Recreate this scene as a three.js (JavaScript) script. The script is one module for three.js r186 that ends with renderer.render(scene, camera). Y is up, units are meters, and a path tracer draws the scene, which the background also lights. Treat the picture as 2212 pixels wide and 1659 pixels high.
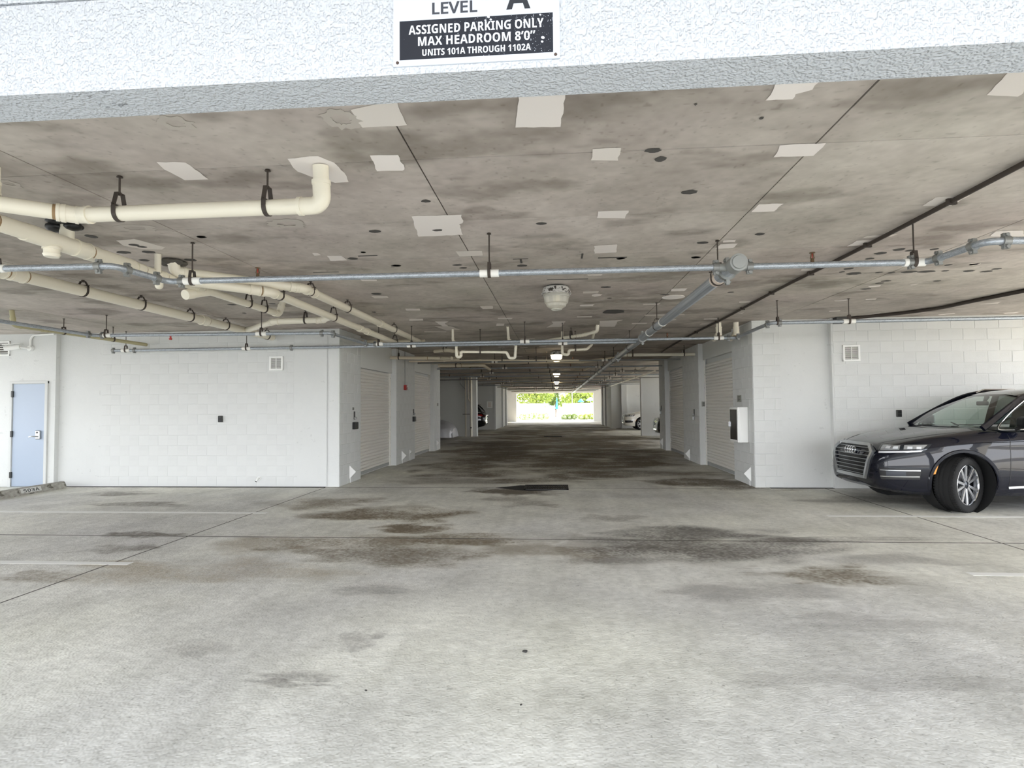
import * as THREE from 'three';
import { mergeGeometries, mergeVertices, toCreasedNormals } from 'three/addons/utils/BufferGeometryUtils.js';
import { RoundedBoxGeometry } from 'three/addons/geometries/RoundedBoxGeometry.js';
import { Brush, Evaluator, SUBTRACTION } from 'three-bvh-csg';

// ---------------------------------------------------------------- camera, sky, sun, exposure
const scene = new THREE.Scene();
const camera = new THREE.PerspectiveCamera(66.78, 2212 / 1659, 0.05, 400);
camera.rotation.order = 'YXZ';
camera.position.set(0, 1.538, 0);
camera.rotation.set(0.0374, 0.0761, -0.0089);

const renderer = new THREE.WebGLRenderer({ antialias: true });
renderer.toneMapping = THREE.LinearToneMapping;
renderer.toneMappingExposure = 3.35;
renderer.shadowMap.enabled = true;

// bright hazy sky: the same all round, whiter near the horizon
{
  const w = 32, h = 64, d = new Float32Array(w * h * 4);
  for (let j = 0; j < h; j++) {
    const el = ((j + 0.5) / h - 0.5) * Math.PI, t = Math.max(0, Math.sin(el));
    const k = Math.pow(t, 0.6);
    for (let i = 0; i < w; i++) d.set([1.02 - 0.22 * k, 1.03 - 0.13 * k, 1.06 - 0.02 * k, 1], (j * w + i) * 4);
  }
  const sky = new THREE.DataTexture(d, w, h, THREE.RGBAFormat, THREE.FloatType);
  sky.mapping = THREE.EquirectangularReflectionMapping; sky.magFilter = sky.minFilter = THREE.LinearFilter; sky.needsUpdate = true;
  scene.background = sky; scene.environment = sky;
  scene.backgroundIntensity = scene.environmentIntensity = 1.9;
}
// the sun stands behind and right of the tall building, so the entrance lies in its shade
const sun = new THREE.DirectionalLight(0xfff2dd, 5);
sun.position.set(30, 75, -85); sun.target.position.set(0, 0, -30);
sun.castShadow = true; sun.shadow.mapSize.set(4096, 4096);
Object.assign(sun.shadow.camera, { left: -45, right: 45, top: 80, bottom: -60, near: 1, far: 260 });
sun.shadow.radius = 2;
scene.add(sun, sun.target);

// ---------------------------------------------------------------- helpers
let seed = 12345;
const rnd = () => { seed = (seed * 1664525 + 1013904223) >>> 0; return seed / 4294967296; };
const V = (x, y, z) => new THREE.Vector3(x, y, z);
const used = {};
function numbered(n) { if (!(n in used)) { used[n] = 0; return n; } used[n]++; return n + '_' + String(used[n]).padStart(3, '0'); }
function mesh(name, geo, mat, parent) { const m = new THREE.Mesh(geo, mat); m.name = name; if (parent) parent.add(m); return m; }
function thing(name, label, category, pos = [0, 0, 0], group) {
  const g = new THREE.Group(); g.name = numbered(name); g.position.set(...pos); g.userData = { label, category };
  if (group) g.userData.group = group; scene.add(g); return g;
}
function single(name, geo, mat, label, category, group) {
  const m = mesh(numbered(name), geo, mat, scene); m.userData = { label, category }; if (group) m.userData.group = group; return m;
}
function structure(name, label) { const g = new THREE.Group(); g.name = name; g.userData = { kind: 'structure', label, category: 'structure' }; delete g.userData.category; scene.add(g); return g; }
function merge(list) { return mergeGeometries(list.map((g) => { const n = g.index ? g.toNonIndexed() : g; for (const k of Object.keys(n.attributes)) if (!['position', 'normal', 'uv'].includes(k)) n.deleteAttribute(k); return n; }), false); }
// box between two corners, uv in metres
function bx(x0, x1, y0, y1, z0, z1, s = 1) {
  const g = new THREE.BoxGeometry(Math.abs(x1 - x0), Math.abs(y1 - y0), Math.abs(z1 - z0)); g.translate((x0 + x1) / 2, (y0 + y1) / 2, (z0 + z1) / 2);
  return metreUV(g, s);
}
function metreUV(g, s = 1) {
  const p = g.attributes.position, n = g.attributes.normal, uv = g.attributes.uv;
  for (let i = 0; i < p.count; i++) {
    const ax = Math.abs(n.getX(i)), ay = Math.abs(n.getY(i)), az = Math.abs(n.getZ(i));
    if (ay > ax && ay > az) uv.setXY(i, p.getX(i) * s, p.getZ(i) * s); else if (ax > az) uv.setXY(i, p.getZ(i) * s, p.getY(i) * s); else uv.setXY(i, p.getX(i) * s, p.getY(i) * s);
  }
  return g;
}
const rbx = (x0, x1, y0, y1, z0, z1, r = 0.01, seg = 2) => { const g = new RoundedBoxGeometry(Math.abs(x1 - x0), Math.abs(y1 - y0), Math.abs(z1 - z0), seg, r); g.translate((x0 + x1) / 2, (y0 + y1) / 2, (z0 + z1) / 2); return g; };
function cyl(a, b, r0, r1 = r0, seg = 14, open = false) {
  const d = b.clone().sub(a), L = d.length(), g = new THREE.CylinderGeometry(r1, r0, L, seg, 1, open);
  g.applyQuaternion(new THREE.Quaternion().setFromUnitVectors(V(0, 1, 0), d.normalize())); g.translate((a.x + b.x) / 2, (a.y + b.y) / 2, (a.z + b.z) / 2); return g;
}
// path with rounded corners
function fillet(pts, R, n = 7) {
  const out = [pts[0].clone()];
  for (let i = 1; i < pts.length - 1; i++) {
    const p = pts[i], a = pts[i - 1].clone().sub(p), b = pts[i + 1].clone().sub(p), la = a.length(), lb = b.length(); a.normalize(); b.normalize();
    const ang = Math.acos(THREE.MathUtils.clamp(a.dot(b), -1, 1)); if (ang > 3.1 || ang < 0.02) { out.push(p.clone()); continue; }
    const t = Math.min(R / Math.tan(ang / 2), la * 0.48, lb * 0.48), r = t * Math.tan(ang / 2), c = p.clone().add(a.clone().add(b).normalize().multiplyScalar(r / Math.sin(ang / 2)));
    const u = p.clone().addScaledVector(a, t).sub(c), w = p.clone().addScaledVector(b, t).sub(c), th = u.angleTo(w);
    for (let k = 0; k <= n; k++) { const f = k / n; out.push(c.clone().addScaledVector(u, Math.sin((1 - f) * th) / Math.sin(th)).addScaledVector(w, Math.sin(f * th) / Math.sin(th))); }
  }
  out.push(pts[pts.length - 1].clone()); return out;
}
// sweeps a closed outline (list of [a,b]) along a path; a to the side, b up
function sweepProfile(path, prof, smooth = true, closed = false, upHint = V(0, 1, 0)) {
  const P = [], N = path.length, K = prof.length, pos = [], uv = [];
  let len = 0;
  let u = null;
  for (let i = 0; i < N; i++) {
    const prev = path[closed ? (i - 1 + N) % N : Math.max(0, i - 1)], next = path[closed ? (i + 1) % N : Math.min(N - 1, i + 1)], t = next.clone().sub(prev).normalize();
    if (!u) { u = Math.abs(t.dot(upHint)) > 0.98 ? V(1, 0, 0) : upHint.clone(); }
    u = u.clone().addScaledVector(t, -u.dot(t)).normalize(); const s = t.clone().cross(u);
    if (i) len += path[i].distanceTo(path[i - 1]);
    P.push(prof.map(([a, b]) => path[i].clone().addScaledVector(s, a).addScaledVector(u, b))); P[i].len = len;
  }
  const M = closed ? N : N - 1, tri = (a, b, c, ua, ub, uc) => { pos.push(a.x, a.y, a.z, b.x, b.y, b.z, c.x, c.y, c.z); uv.push(...ua, ...ub, ...uc); };
  for (let i = 0; i < M; i++) for (let k = 0; k < K; k++) {
    const A = P[i], B = P[(i + 1) % N], k2 = (k + 1) % K, v0 = k / K, v1 = (k + 1) / K, l0 = A.len, l1 = i + 1 < N ? B.len : A.len;
    tri(A[k], B[k], B[k2], [l0, v0], [l1, v0], [l1, v1]); tri(A[k], B[k2], A[k2], [l0, v0], [l1, v1], [l0, v1]);
  }
  if (!closed) for (const [ring, flip] of [[P[0], false], [P[N - 1], true]]) {
    const c = ring.reduce((q, p) => q.add(p), V(0, 0, 0)).divideScalar(K);
    for (let k = 0; k < K; k++) { const a = ring[k], b = ring[(k + 1) % K]; flip ? tri(c, b, a, [0, 0], [0, 0], [0, 0]) : tri(c, a, b, [0, 0], [0, 0], [0, 0]); }
  }
  let g = new THREE.BufferGeometry(); g.setAttribute('position', new THREE.Float32BufferAttribute(pos, 3)); g.setAttribute('uv', new THREE.Float32BufferAttribute(uv, 2)); g.computeVertexNormals();
  if (smooth) g = toCreasedNormals(g, 0.7);
  return g;
}
const circle = (r, n = 12) => Array.from({ length: n }, (_, i) => [r * Math.cos(i / n * 6.28319), r * Math.sin(i / n * 6.28319)]);
const tube = (path, r, n = 12) => sweepProfile(path, circle(r, n));
function shapeGeo(pts, depth, bevel = 0) {
  const s = new THREE.Shape(pts.map(([x, y]) => new THREE.Vector2(x, y)));
  return new THREE.ExtrudeGeometry(s, { depth, bevelEnabled: bevel > 0, bevelThickness: bevel, bevelSize: bevel, bevelSegments: 1, curveSegments: 8 });
}

// ---------------------------------------------------------------- noise and textures
const NL = 256, lat = new Float32Array(NL * NL); for (let i = 0; i < lat.length; i++) lat[i] = rnd();
function vn(x, y) {
  const xi = Math.floor(x), yi = Math.floor(y), fx = x - xi, fy = y - yi, u = fx * fx * (3 - 2 * fx), v = fy * fy * (3 - 2 * fy), a = xi & 255, b = (xi + 1) & 255, c = (yi & 255) << 8, d = ((yi + 1) & 255) << 8;
  return (lat[c + a] * (1 - u) + lat[c + b] * u) * (1 - v) + (lat[d + a] * (1 - u) + lat[d + b] * u) * v;
}
const fbm = (x, y, o) => { let s = 0, a = 0.5, n = 0; for (let i = 0; i < o; i++) { s += a * vn(x, y); n += a; a *= 0.5; x = x * 2.03 + 17.3; y = y * 2.03 + 9.1; } return s / n; };
const sm = (a, b, x) => { const t = Math.min(1, Math.max(0, (x - a) / (b - a))); return t * t * (3 - 2 * t); };
function tex(w, h, fn, srgb = true, repeat = true) {
  const d = new Uint8Array(w * h * 4), c = [0, 0, 0];
  for (let j = 0; j < h; j++) for (let i = 0; i < w; i++) { fn((i + 0.5) / w, (j + 0.5) / h, c); const o = (j * w + i) * 4; d[o] = Math.max(0, Math.min(255, c[0])); d[o + 1] = Math.max(0, Math.min(255, c[1])); d[o + 2] = Math.max(0, Math.min(255, c[2])); d[o + 3] = 255; }
  const t = new THREE.DataTexture(d, w, h, THREE.RGBAFormat); t.magFilter = THREE.LinearFilter; t.minFilter = THREE.LinearMipmapLinearFilter; t.generateMipmaps = true;
  if (srgb) t.colorSpace = THREE.SRGBColorSpace; if (repeat) t.wrapS = t.wrapT = THREE.RepeatWrapping; t.needsUpdate = true; return t;
}
// tileable noise of period n cells
const lattile = (x, y, n) => { const xi = Math.floor(x), yi = Math.floor(y), fx = x - xi, fy = y - yi, u = fx * fx * (3 - 2 * fx), v = fy * fy * (3 - 2 * fy), m = (k) => ((k % n) + n) % n, L = (a, b) => lat[((b * 7 + 3) & 255) * 256 + ((a * 3 + 11) & 255)]; const a = m(xi), b = m(xi + 1), c = m(yi), d = m(yi + 1); return (L(a, c) * (1 - u) + L(b, c) * u) * (1 - v) + (L(a, d) * (1 - u) + L(b, d) * u) * v; };
const std = (color, roughness = 0.6, metalness = 0, o = {}) => new THREE.MeshStandardMaterial({ color, roughness, metalness, ...o });
const phys = (o) => new THREE.MeshPhysicalMaterial(o);

const stuccoBump = tex(1024, 1024, (u, v, c) => { const a = lattile(u * 150, v * 150, 150), b = lattile(u * 70 + 5, v * 70, 70); c[0] = c[1] = c[2] = 255 * sm(0.2, 0.85, a * 0.6 + b * 0.4); }, false);
const paintBump = tex(512, 512, (u, v, c) => { c[0] = c[1] = c[2] = 255 * (0.5 * lattile(u * 128, v * 128, 128) + 0.5 * lattile(u * 50, v * 50, 50)); }, false);
const wallMap = tex(1024, 1024, (u, v, c) => { const n = fbm(u * 8, v * 8, 4), k = 217 + 7 * (n - 0.5) - 10 * sm(0.8, 0.86, fbm(u * 45, v * 60, 3)); c[0] = k - 1; c[1] = k; c[2] = k - 3; });
wallMap.repeat.set(0.25, 0.25);
const M = {
  white: std(0xffffff, 0.75, 0, { map: wallMap, bumpMap: paintBump, bumpScale: 0.0015 }),
  stucco: std(0xc0c3c7, 0.85, 0, { bumpMap: stuccoBump, bumpScale: 0.006 }),
  grout: std(0xe3e4e0, 0.85),
  door: std(0xaab6c6, 0.45),
  rollDoor: std(0xeae7df, 0.4, 0.0),
  cream: phys({ color: 0xece5d2, roughness: 0.42, clearcoat: 0.15 }),
  creamOld: std(0xd8cdb6, 0.5), olive: std(0xb3ab85, 0.5),
  glue: std(0x9a7f5c, 0.7), galv: null,
  rust: std(0x4b433d, 0.6, 0.4), black: std(0x141414, 0.45), rubber: std(0x161616, 0.85), darkSteel: std(0x4a4a48, 0.45, 0.6),
  steel: std(0xb9bbbb, 0.35, 0.85), chrome: std(0xe3e5e8, 0.14, 1), tag: std(0xf3f1ea, 0.6), plastic: std(0xf2f2ee, 0.45), grey: std(0xa6a8a6, 0.6),
  red: std(0xa8231c, 0.4), brass: std(0x6a5640, 0.4, 0.6), patch: std(0xe9e2dc, 0.8), spot: std(0x4d4a46, 0.9), halo: std(0xbcb4aa, 0.9), line: std(0xe4e3de, 0.7),
};
{
  const g = tex(512, 512, (u, v, c) => { const n = lattile(u * 60, v * 60, 60), m = lattile(u * 14, v * 14, 14); const k = 172 + 44 * (n - 0.5) + 30 * (m - 0.5); c[0] = k - 4; c[1] = k + 2; c[2] = k + 8; });
  g.repeat.set(2, 1);
  M.galv = std(0xffffff, 0.42, 0.55, { map: g });
}
// measured outlines of paint patches, spots and stains (metres)
const CEIL_PATCHES=[[[-2.47,-3.40],[-2.30,-3.42],[-2.30,-3.52],[-2.32,-3.69],[-2.48,-3.69],[-2.50,-3.51]],[[-1.64,-3.43],[-1.44,-3.41],[-1.38,-3.52],[-1.37,-3.68],[-1.40,-3.83],[-1.49,-3.83],[-1.61,-3.71],[-1.67,-3.62]],[[-3.99,-4.97],[-3.79,-4.94],[-3.70,-5.23],[-3.79,-5.30],[-3.96,-5.26],[-4.04,-5.14]],[[-2.41,-5.58],[-2.36,-5.58],[-2.36,-5.67],[-2.43,-5.68]],[[-2.31,-5.70],[-2.16,-5.71],[-2.17,-5.90],[-2.35,-5.91]],[[-1.05,-2.89],[-0.88,-2.85],[-0.79,-2.84],[-0.80,-3.08],[-1.05,-3.08]],[[-0.17,-2.82],[0.06,-2.82],[0.04,-3.18],[-0.21,-3.16],[-0.19,-2.98]],[[-1.12,-3.44],[-0.95,-3.44],[-0.96,-3.64],[-0.98,-3.68],[-1.15,-3.67]],[[0.24,-3.47],[0.40,-3.48],[0.40,-3.66],[0.23,-3.64]],[[0.35,-4.62],[0.59,-4.62],[0.58,-4.81],[0.35,-4.78]],[[-1.15,-4.58],[-0.75,-4.59],[-0.76,-4.78],[-0.80,-4.82],[-0.82,-5.13],[-1.23,-5.14]],[[-0.98,-5.68],[-0.72,-5.67],[-0.73,-5.86],[-0.98,-5.88]],[[0.38,-5.62],[0.60,-5.60],[0.62,-5.89],[0.40,-5.91]],[[1.07,-2.84],[1.27,-2.83],[1.27,-2.91],[1.21,-2.94],[1.21,-3.00],[1.08,-2.99]],[[2.12,-2.82],[2.21,-2.81],[2.34,-3.04],[2.34,-3.08],[2.17,-3.04]],[[1.35,-3.53],[1.61,-3.53],[1.61,-3.70],[1.37,-3.70]],[[1.58,-4.58],[1.76,-4.58],[1.75,-4.76],[1.58,-4.76]],[[2.86,-4.56],[3.09,-4.54],[3.10,-4.77],[2.88,-4.75]],[[1.59,-5.57],[1.70,-5.56],[1.71,-5.64],[1.60,-5.64]],[[1.60,-5.70],[1.75,-5.69],[1.76,-5.85],[1.59,-5.86]],[[2.88,-5.56],[3.13,-5.53],[3.12,-5.60],[2.87,-5.63]],[[2.86,-5.72],[3.01,-5.70],[3.01,-5.88],[2.87,-5.91]],[[3.98,-5.54],[4.21,-5.53],[4.37,-5.73],[4.04,-5.70]],[[2.82,-6.86],[3.00,-6.85],[3.00,-6.96],[2.85,-6.96]],[[4.62,-6.80],[4.71,-6.79],[4.73,-6.89],[4.66,-6.90]],[[-2.34,-6.81],[-2.15,-6.85],[-2.17,-6.91],[-2.35,-6.90]],[[-2.54,-7.84],[-2.32,-7.87],[-2.35,-8.02],[-2.56,-8.02]],[[-2.35,-8.94],[-2.13,-8.97],[-2.16,-9.15],[-2.38,-9.12]],[[-2.56,-10.00],[-2.32,-10.01],[-2.36,-10.21],[-2.61,-10.21]],[[-1.16,-8.86],[-0.96,-8.86],[-0.99,-9.12],[-1.15,-9.13]],[[-1.01,-10.09],[-0.75,-10.12],[-0.78,-10.27],[-1.02,-10.23]],[[-2.18,-10.37],[-1.94,-10.40],[-2.06,-10.65],[-2.05,-11.02],[-2.17,-11.00]],[[-2.32,-10.98],[-2.01,-11.02],[-1.92,-11.58],[-2.21,-11.62]],[[-2.68,-11.68],[-2.24,-11.78],[-2.27,-11.89],[-2.70,-11.81]],[[-1.10,-10.79],[-0.96,-10.81],[-0.99,-11.09],[-1.14,-11.10]],[[0.38,-7.90],[0.59,-7.89],[0.58,-8.01],[0.38,-8.03]],[[0.51,-8.13],[0.57,-8.07],[0.65,-8.13],[0.63,-8.23],[0.56,-8.30],[0.51,-8.24]],[[0.38,-8.95],[0.59,-8.92],[0.58,-9.08],[0.38,-9.07]],[[1.33,-8.97],[1.59,-8.95],[1.59,-9.08],[1.35,-9.09]],[[0.37,-10.11],[0.63,-10.11],[0.63,-10.23],[0.38,-10.21]],[[1.55,-7.85],[1.75,-7.84],[1.75,-8.03],[1.57,-8.03]],[[1.52,-10.06],[2.19,-10.11],[2.22,-10.21],[1.54,-10.20]],[[1.43,-11.07],[1.72,-11.07],[1.73,-11.22],[1.45,-11.23]],[[0.81,-10.72],[1.22,-10.63],[1.14,-10.84],[1.16,-11.55],[0.85,-11.50]],[[1.93,-10.68],[2.17,-10.63],[2.19,-10.78],[2.04,-10.96]],[[2.76,-8.95],[2.93,-8.94],[2.94,-9.07],[2.79,-9.08]],[[2.67,-10.69],[2.95,-10.63],[2.92,-10.82],[2.69,-10.79]],[[2.77,-11.29],[2.93,-11.16],[2.94,-11.55],[2.79,-11.56]],[[0.38,-6.86],[0.56,-6.87],[0.55,-6.93],[0.39,-6.92]],[[-0.07,-10.67],[0.18,-10.67],[0.11,-11.40],[-0.19,-11.47],[-0.05,-10.97]],[[3.11,-10.15],[3.17,-10.04],[3.18,-10.19]],[[4.62,-6.83],[4.72,-6.80],[4.75,-6.87],[4.66,-6.90]],[[4.12,-7.99],[4.26,-7.93],[4.29,-8.01],[4.19,-8.06]],[[4.63,-7.94],[4.71,-7.89],[4.72,-7.98],[4.67,-7.99]],[[4.18,-9.05],[4.35,-8.98],[4.37,-9.09],[4.22,-9.12]],[[4.60,-8.99],[4.74,-8.94],[4.77,-9.04],[4.64,-9.05]],[[6.65,-9.66],[6.87,-9.50],[6.93,-9.67],[6.72,-9.71]],[[7.76,-10.71],[7.98,-10.61],[8.00,-10.78],[7.86,-10.80]],[[6.71,-10.74],[6.88,-10.59],[6.96,-10.68],[6.77,-10.81]],[[5.34,-10.68],[5.55,-10.37],[5.58,-10.49],[5.40,-10.73]],[[4.57,-10.06],[4.73,-10.02],[4.75,-10.12],[4.60,-10.16]]];
const CEIL_SPOTS=[[0.60,-3.53,0.051,0.029],[0.67,-3.66,0.038,0.038],[-0.96,-4.25,0.034,0.028],[-1.57,-4.95,0.058,0.038],[-0.11,-4.88,0.045,0.031],[0.98,-4.26,0.055,0.041],[-1.02,-4.97,0.044,0.029],[-1.73,-6.19,0.058,0.037],[0.69,-6.15,0.044,0.036],[-2.09,-5.84,0.052,0.040],[-1.90,-5.61,0.025,0.024],[-0.36,-6.34,0.055,0.046],[-1.06,-6.23,0.051,0.030],[-1.02,-6.37,0.046,0.031],[-4.11,-4.83,0.043,0.052],[-3.16,-4.95,0.040,0.035],[-3.93,-5.12,0.043,0.042],[-3.90,-5.19,0.039,0.033],[-4.22,-5.36,0.064,0.047],[-3.97,-5.37,0.064,0.047],[-3.76,-5.71,0.060,0.052],[-4.24,-5.67,0.051,0.039],[1.86,-5.40,0.044,0.033],[1.12,-3.18,0.011,0.015],[0.73,-3.00,0.007,0.010],[1.41,-5.63,0.057,0.036],[1.47,-6.18,0.045,0.037],[3.35,-6.23,0.059,0.051],[3.36,-6.45,0.047,0.039],[3.46,-6.10,0.058,0.049],[3.59,-6.15,0.040,0.035],[3.81,-6.12,0.039,0.035],[3.36,-6.91,0.056,0.045],[3.55,-7.18,0.085,0.069],[3.36,-7.07,0.031,0.038],[3.82,-7.15,0.042,0.038],[3.98,-7.18,0.037,0.044],[4.17,-7.17,0.084,0.058],[4.37,-7.17,0.094,0.058],[4.41,-6.85,0.039,0.035],[4.57,-7.16,0.042,0.028],[4.86,-7.20,0.057,0.043],[5.09,-7.25,0.063,0.044],[5.11,-7.12,0.051,0.037],[4.18,-7.67,0.056,0.038],[4.17,-7.80,0.057,0.040],[4.19,-8.18,0.072,0.044],[4.84,-7.75,0.045,0.034],[0.96,-9.67,0.184,0.196],[0.66,-7.63,0.068,0.052],[1.53,-8.25,0.065,0.035],[0.78,-8.43,0.036,0.037],[2.41,-8.19,0.045,0.034],[0.69,-6.14,0.046,0.044],[1.48,-6.19,0.046,0.040],[-4.79,-8.26,0.064,0.050],[-4.17,-8.26,0.053,0.041],[-5.03,-9.03,0.033,0.040],[-3.16,-4.94,0.039,0.028],[-1.72,-6.18,0.047,0.037],[-1.90,-5.61,0.023,0.019],[-2.43,-7.72,0.064,0.065],[-2.94,-9.20,0.034,0.041]];
const CEIL_HALOS=[[-2.03,-2.94,0.09,0.08],[-1.13,-2.98,0.10,0.11],[-3.56,-4.64,0.17,0.11],[-2.23,-4.66,0.15,0.12],[-3.69,-3.63,0.06,0.08]];
const FLOOR_STAINS_AND_SHADE=[[-3.86,-9.26,0.69,0.39,0.50,1.0],[-2.34,-8.22,0.80,0.46,0.75,1.0],[-1.79,-7.35,0.47,0.22,0.80,1.0],[-2.14,-6.58,0.90,0.30,0.55,1.0],[-1.71,-6.02,0.73,0.32,0.60,0.7],[1.63,-7.20,0.71,0.30,0.60,0.0],[1.77,-6.51,0.93,0.43,0.60,0.1],[2.40,-5.46,0.49,0.20,0.60,0.7],[0.93,-6.18,0.81,0.33,0.45,0.2],[-0.99,-6.74,0.64,0.22,0.60,1.0],[-0.18,-6.24,0.54,0.30,0.35,1.0],[-6.73,-8.97,0.54,0.17,0.50,0.3],[-8.06,-10.14,0.53,0.22,0.50,0.3],[-5.11,-6.81,0.35,0.15,0.70,0.3],[-4.83,-6.15,0.31,0.14,0.50,0.3],[-3.46,-5.36,1.02,0.29,0.30,1.6],[-3.38,-6.42,0.80,0.29,0.30,1.2],[-4.83,-5.03,0.35,0.13,0.50,0.8],[-1.51,-3.30,0.19,0.05,0.35,0.0],[-1.52,-3.21,0.16,0.03,0.35,0.0],[-1.34,-3.84,0.12,0.12,0.30,0.0],[-1.58,-4.85,0.27,0.09,0.30,0.0],[-0.55,-9.33,0.52,0.34,0.40,0.5],[-0.50,-10.60,0.50,0.33,0.40,0.5],[0.78,-8.04,0.37,0.19,0.35,0.3],[3.20,-6.90,1.02,0.11,0.40,0.1],[3.35,-6.01,0.53,0.17,0.25,0.0],[-2.34,-3.64,0.18,0.11,0.25,0.0],[-0.88,-10.59,0.50,0.33,0.80,0.6],[3.67,-11.51,0.69,0.50,0.80,0.6],[3.98,-10.95,0.73,0.34,0.40,0.6],[-2.31,-11.87,1.14,0.42,0.40,0.6],[2.52,-4.29,0.69,0.12,0.20,0.0],[1.76,-3.43,0.50,0.09,0.20,0.0],[1.66,-4.95,0.56,0.16,0.25,0.0],[0.22,-6.46,0.20,0.40,0.20,0.5],[5.70,-9.69,1.12,0.44,0.40,0.2]];
// ---------------------------------------------------------------- the setting
const CH = 3.08, XL = -4.22, XR = 3.62, FACE = -11.06, OUTL = -13.4, OUTR = 9.8, END = -56, FRONT = -2.06;

// concrete floor: colour of one spot (sRGB), with stains and the painted shade of the aisle
function floorColour(x, z, c) {
  const big = fbm(x * 0.55 + 3, z * 0.55, 4), mid = fbm(x * 2.3, z * 2.3 + 7, 4), fine = fbm(x * 22, z * 26, 3), drag = fbm(x * 9, z * 0.9, 4), speck = vn(x * 95, z * 95);
  let k = 205 + 46 * (big - 0.5) + 38 * (mid - 0.5) + 30 * (fine - 0.5) + 16 * (drag - 0.5) - 36 * sm(0.84, 0.97, speck);
  let r = k + 2, g = k, b = k - 8 - 14 * (big - 0.4);
  let dirtShade = 0, brown = 0, bw = 0;
  for (const s of FLOOR_STAINS_AND_SHADE) {
    let dx = (x - s[0]) / (s[2] * 1.2), dz = (z - s[1]) / (s[3] * 1.35); if (dx * dx + dz * dz > 4) continue;
    dx += 1.5 * (fbm(x * 1.1 / s[2] + s[1], z * 1.2 / s[3], 3) - 0.5); dz += 1.7 * (fbm(x * 1.4 / s[2] + 31, z * 1.0 / s[3] + s[0], 3) - 0.5); const q = dx * dx + dz * dz; if (q > 1.6) continue;
    const edge = fbm(x * 2.1 + s[0], z * 2.6, 5), grain = vn(x * 48, z * 48) * 0.6 + fine * 0.4, w = s[4] * sm(0.0, 1.0, 1.25 - q * 0.8) * sm(0.2, 0.88, edge * 0.66 + grain * 0.46 + 0.1 * (1 - q)) * 1.3;
    dirtShade = 1 - (1 - dirtShade) * (1 - w); brown += w * s[5]; bw += w;
  }
  const bf = bw > 0 ? brown / bw : 0;
  dirtShade = Math.min(0.95, dirtShade * (0.72 + 0.56 * fine));
  c[0] = r + (92 + 14 * bf - r) * dirtShade; c[1] = g + (88 + 5 * bf - g) * dirtShade; c[2] = b + (83 - 10 * bf - b) * dirtShade;
}
// added aisle patches: part grime, part painted shade of the covered aisle
for (const [x, z, rx, rz, k] of [[-0.5, -12.1, 0.9, 0.35, 0.7], [2.7, -11.9, 0.85, 0.5, 0.85], [-1.6, -13.2, 1.1, 0.5, 0.7], [1.2, -13.4, 1.6, 0.7, 0.75], [-2.6, -15.1, 0.8, 0.9, 0.7], [0.4, -15.2, 1.9, 1.0, 0.85], [2.3, -16.4, 1.0, 0.9, 0.9], [-1.2, -17.3, 1.8, 1.2, 0.85], [1.6, -19.0, 1.9, 1.2, 0.85], [-2.3, -19.8, 1.3, 1.1, 0.8], [0.2, -21.6, 2.4, 1.3, 0.85], [-2.7, -23.6, 1.2, 1.4, 0.8], [2.3, -23.2, 1.3, 1.4, 0.8], [0.2, -25.4, 2.2, 1.5, 0.85], [-1.8, -28.2, 1.8, 1.4, 0.85], [1.9, -28.0, 1.6, 1.6, 0.8], [0, -31.5, 2.6, 1.7, 0.8], [-2, -35, 1.7, 1.9, 0.8], [1.8, -35.5, 1.8, 1.9, 0.8], [0, -40, 2.4, 2.2, 0.8], [-1.8, -45, 1.8, 2.4, 0.75], [1.9, -45.5, 1.7, 2.4, 0.75]]) FLOOR_STAINS_AND_SHADE.push([x, z, rx, rz, k, 0.75]);
const floorBump = tex(512, 512, (u, v, c) => { c[0] = c[1] = c[2] = 255 * (0.55 * lattile(u * 150, v * 150, 150) + 0.45 * lattile(u * 40, v * 40, 40)); }, false);
const floor = structure('floor', 'stained concrete garage floor with saw cut joints');
mesh('base', bx(OUTL - 0.3, OUTR + 0.3, -0.3, -0.055, END, 6), std(0x211f1c, 0.95), floor);
function slab(x0, x1, z0, z1, res) {
  const gap = 0.0075, w = x1 - x0, d = z0 - z1, tw = Math.min(2048, Math.round(w * res)), th = Math.min(2048, Math.round(d * res));
  const map = tex(tw, th, (u, v, c) => floorColour(x0 + u * w, z0 - v * d, c), true, false);
  const bump = floorBump.clone(); bump.repeat.set(w / 1.5, d / 1.5); bump.needsUpdate = true;
  const g = new THREE.BoxGeometry(w - 2 * gap, 0.055, d - 2 * gap); g.translate((x0 + x1) / 2, -0.0275, (z0 + z1) / 2);
  const p = g.attributes.position, uv = g.attributes.uv; for (let i = 0; i < p.count; i++) uv.setXY(i, (p.getX(i) - x0) / w, (z0 - p.getZ(i)) / d);
  mesh('slab', g, std(0xffffff, 0.72, 0, { map, bumpMap: floorBump === bump ? floorBump : bump, bumpScale: 0.0035 }), floor);
}
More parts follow.
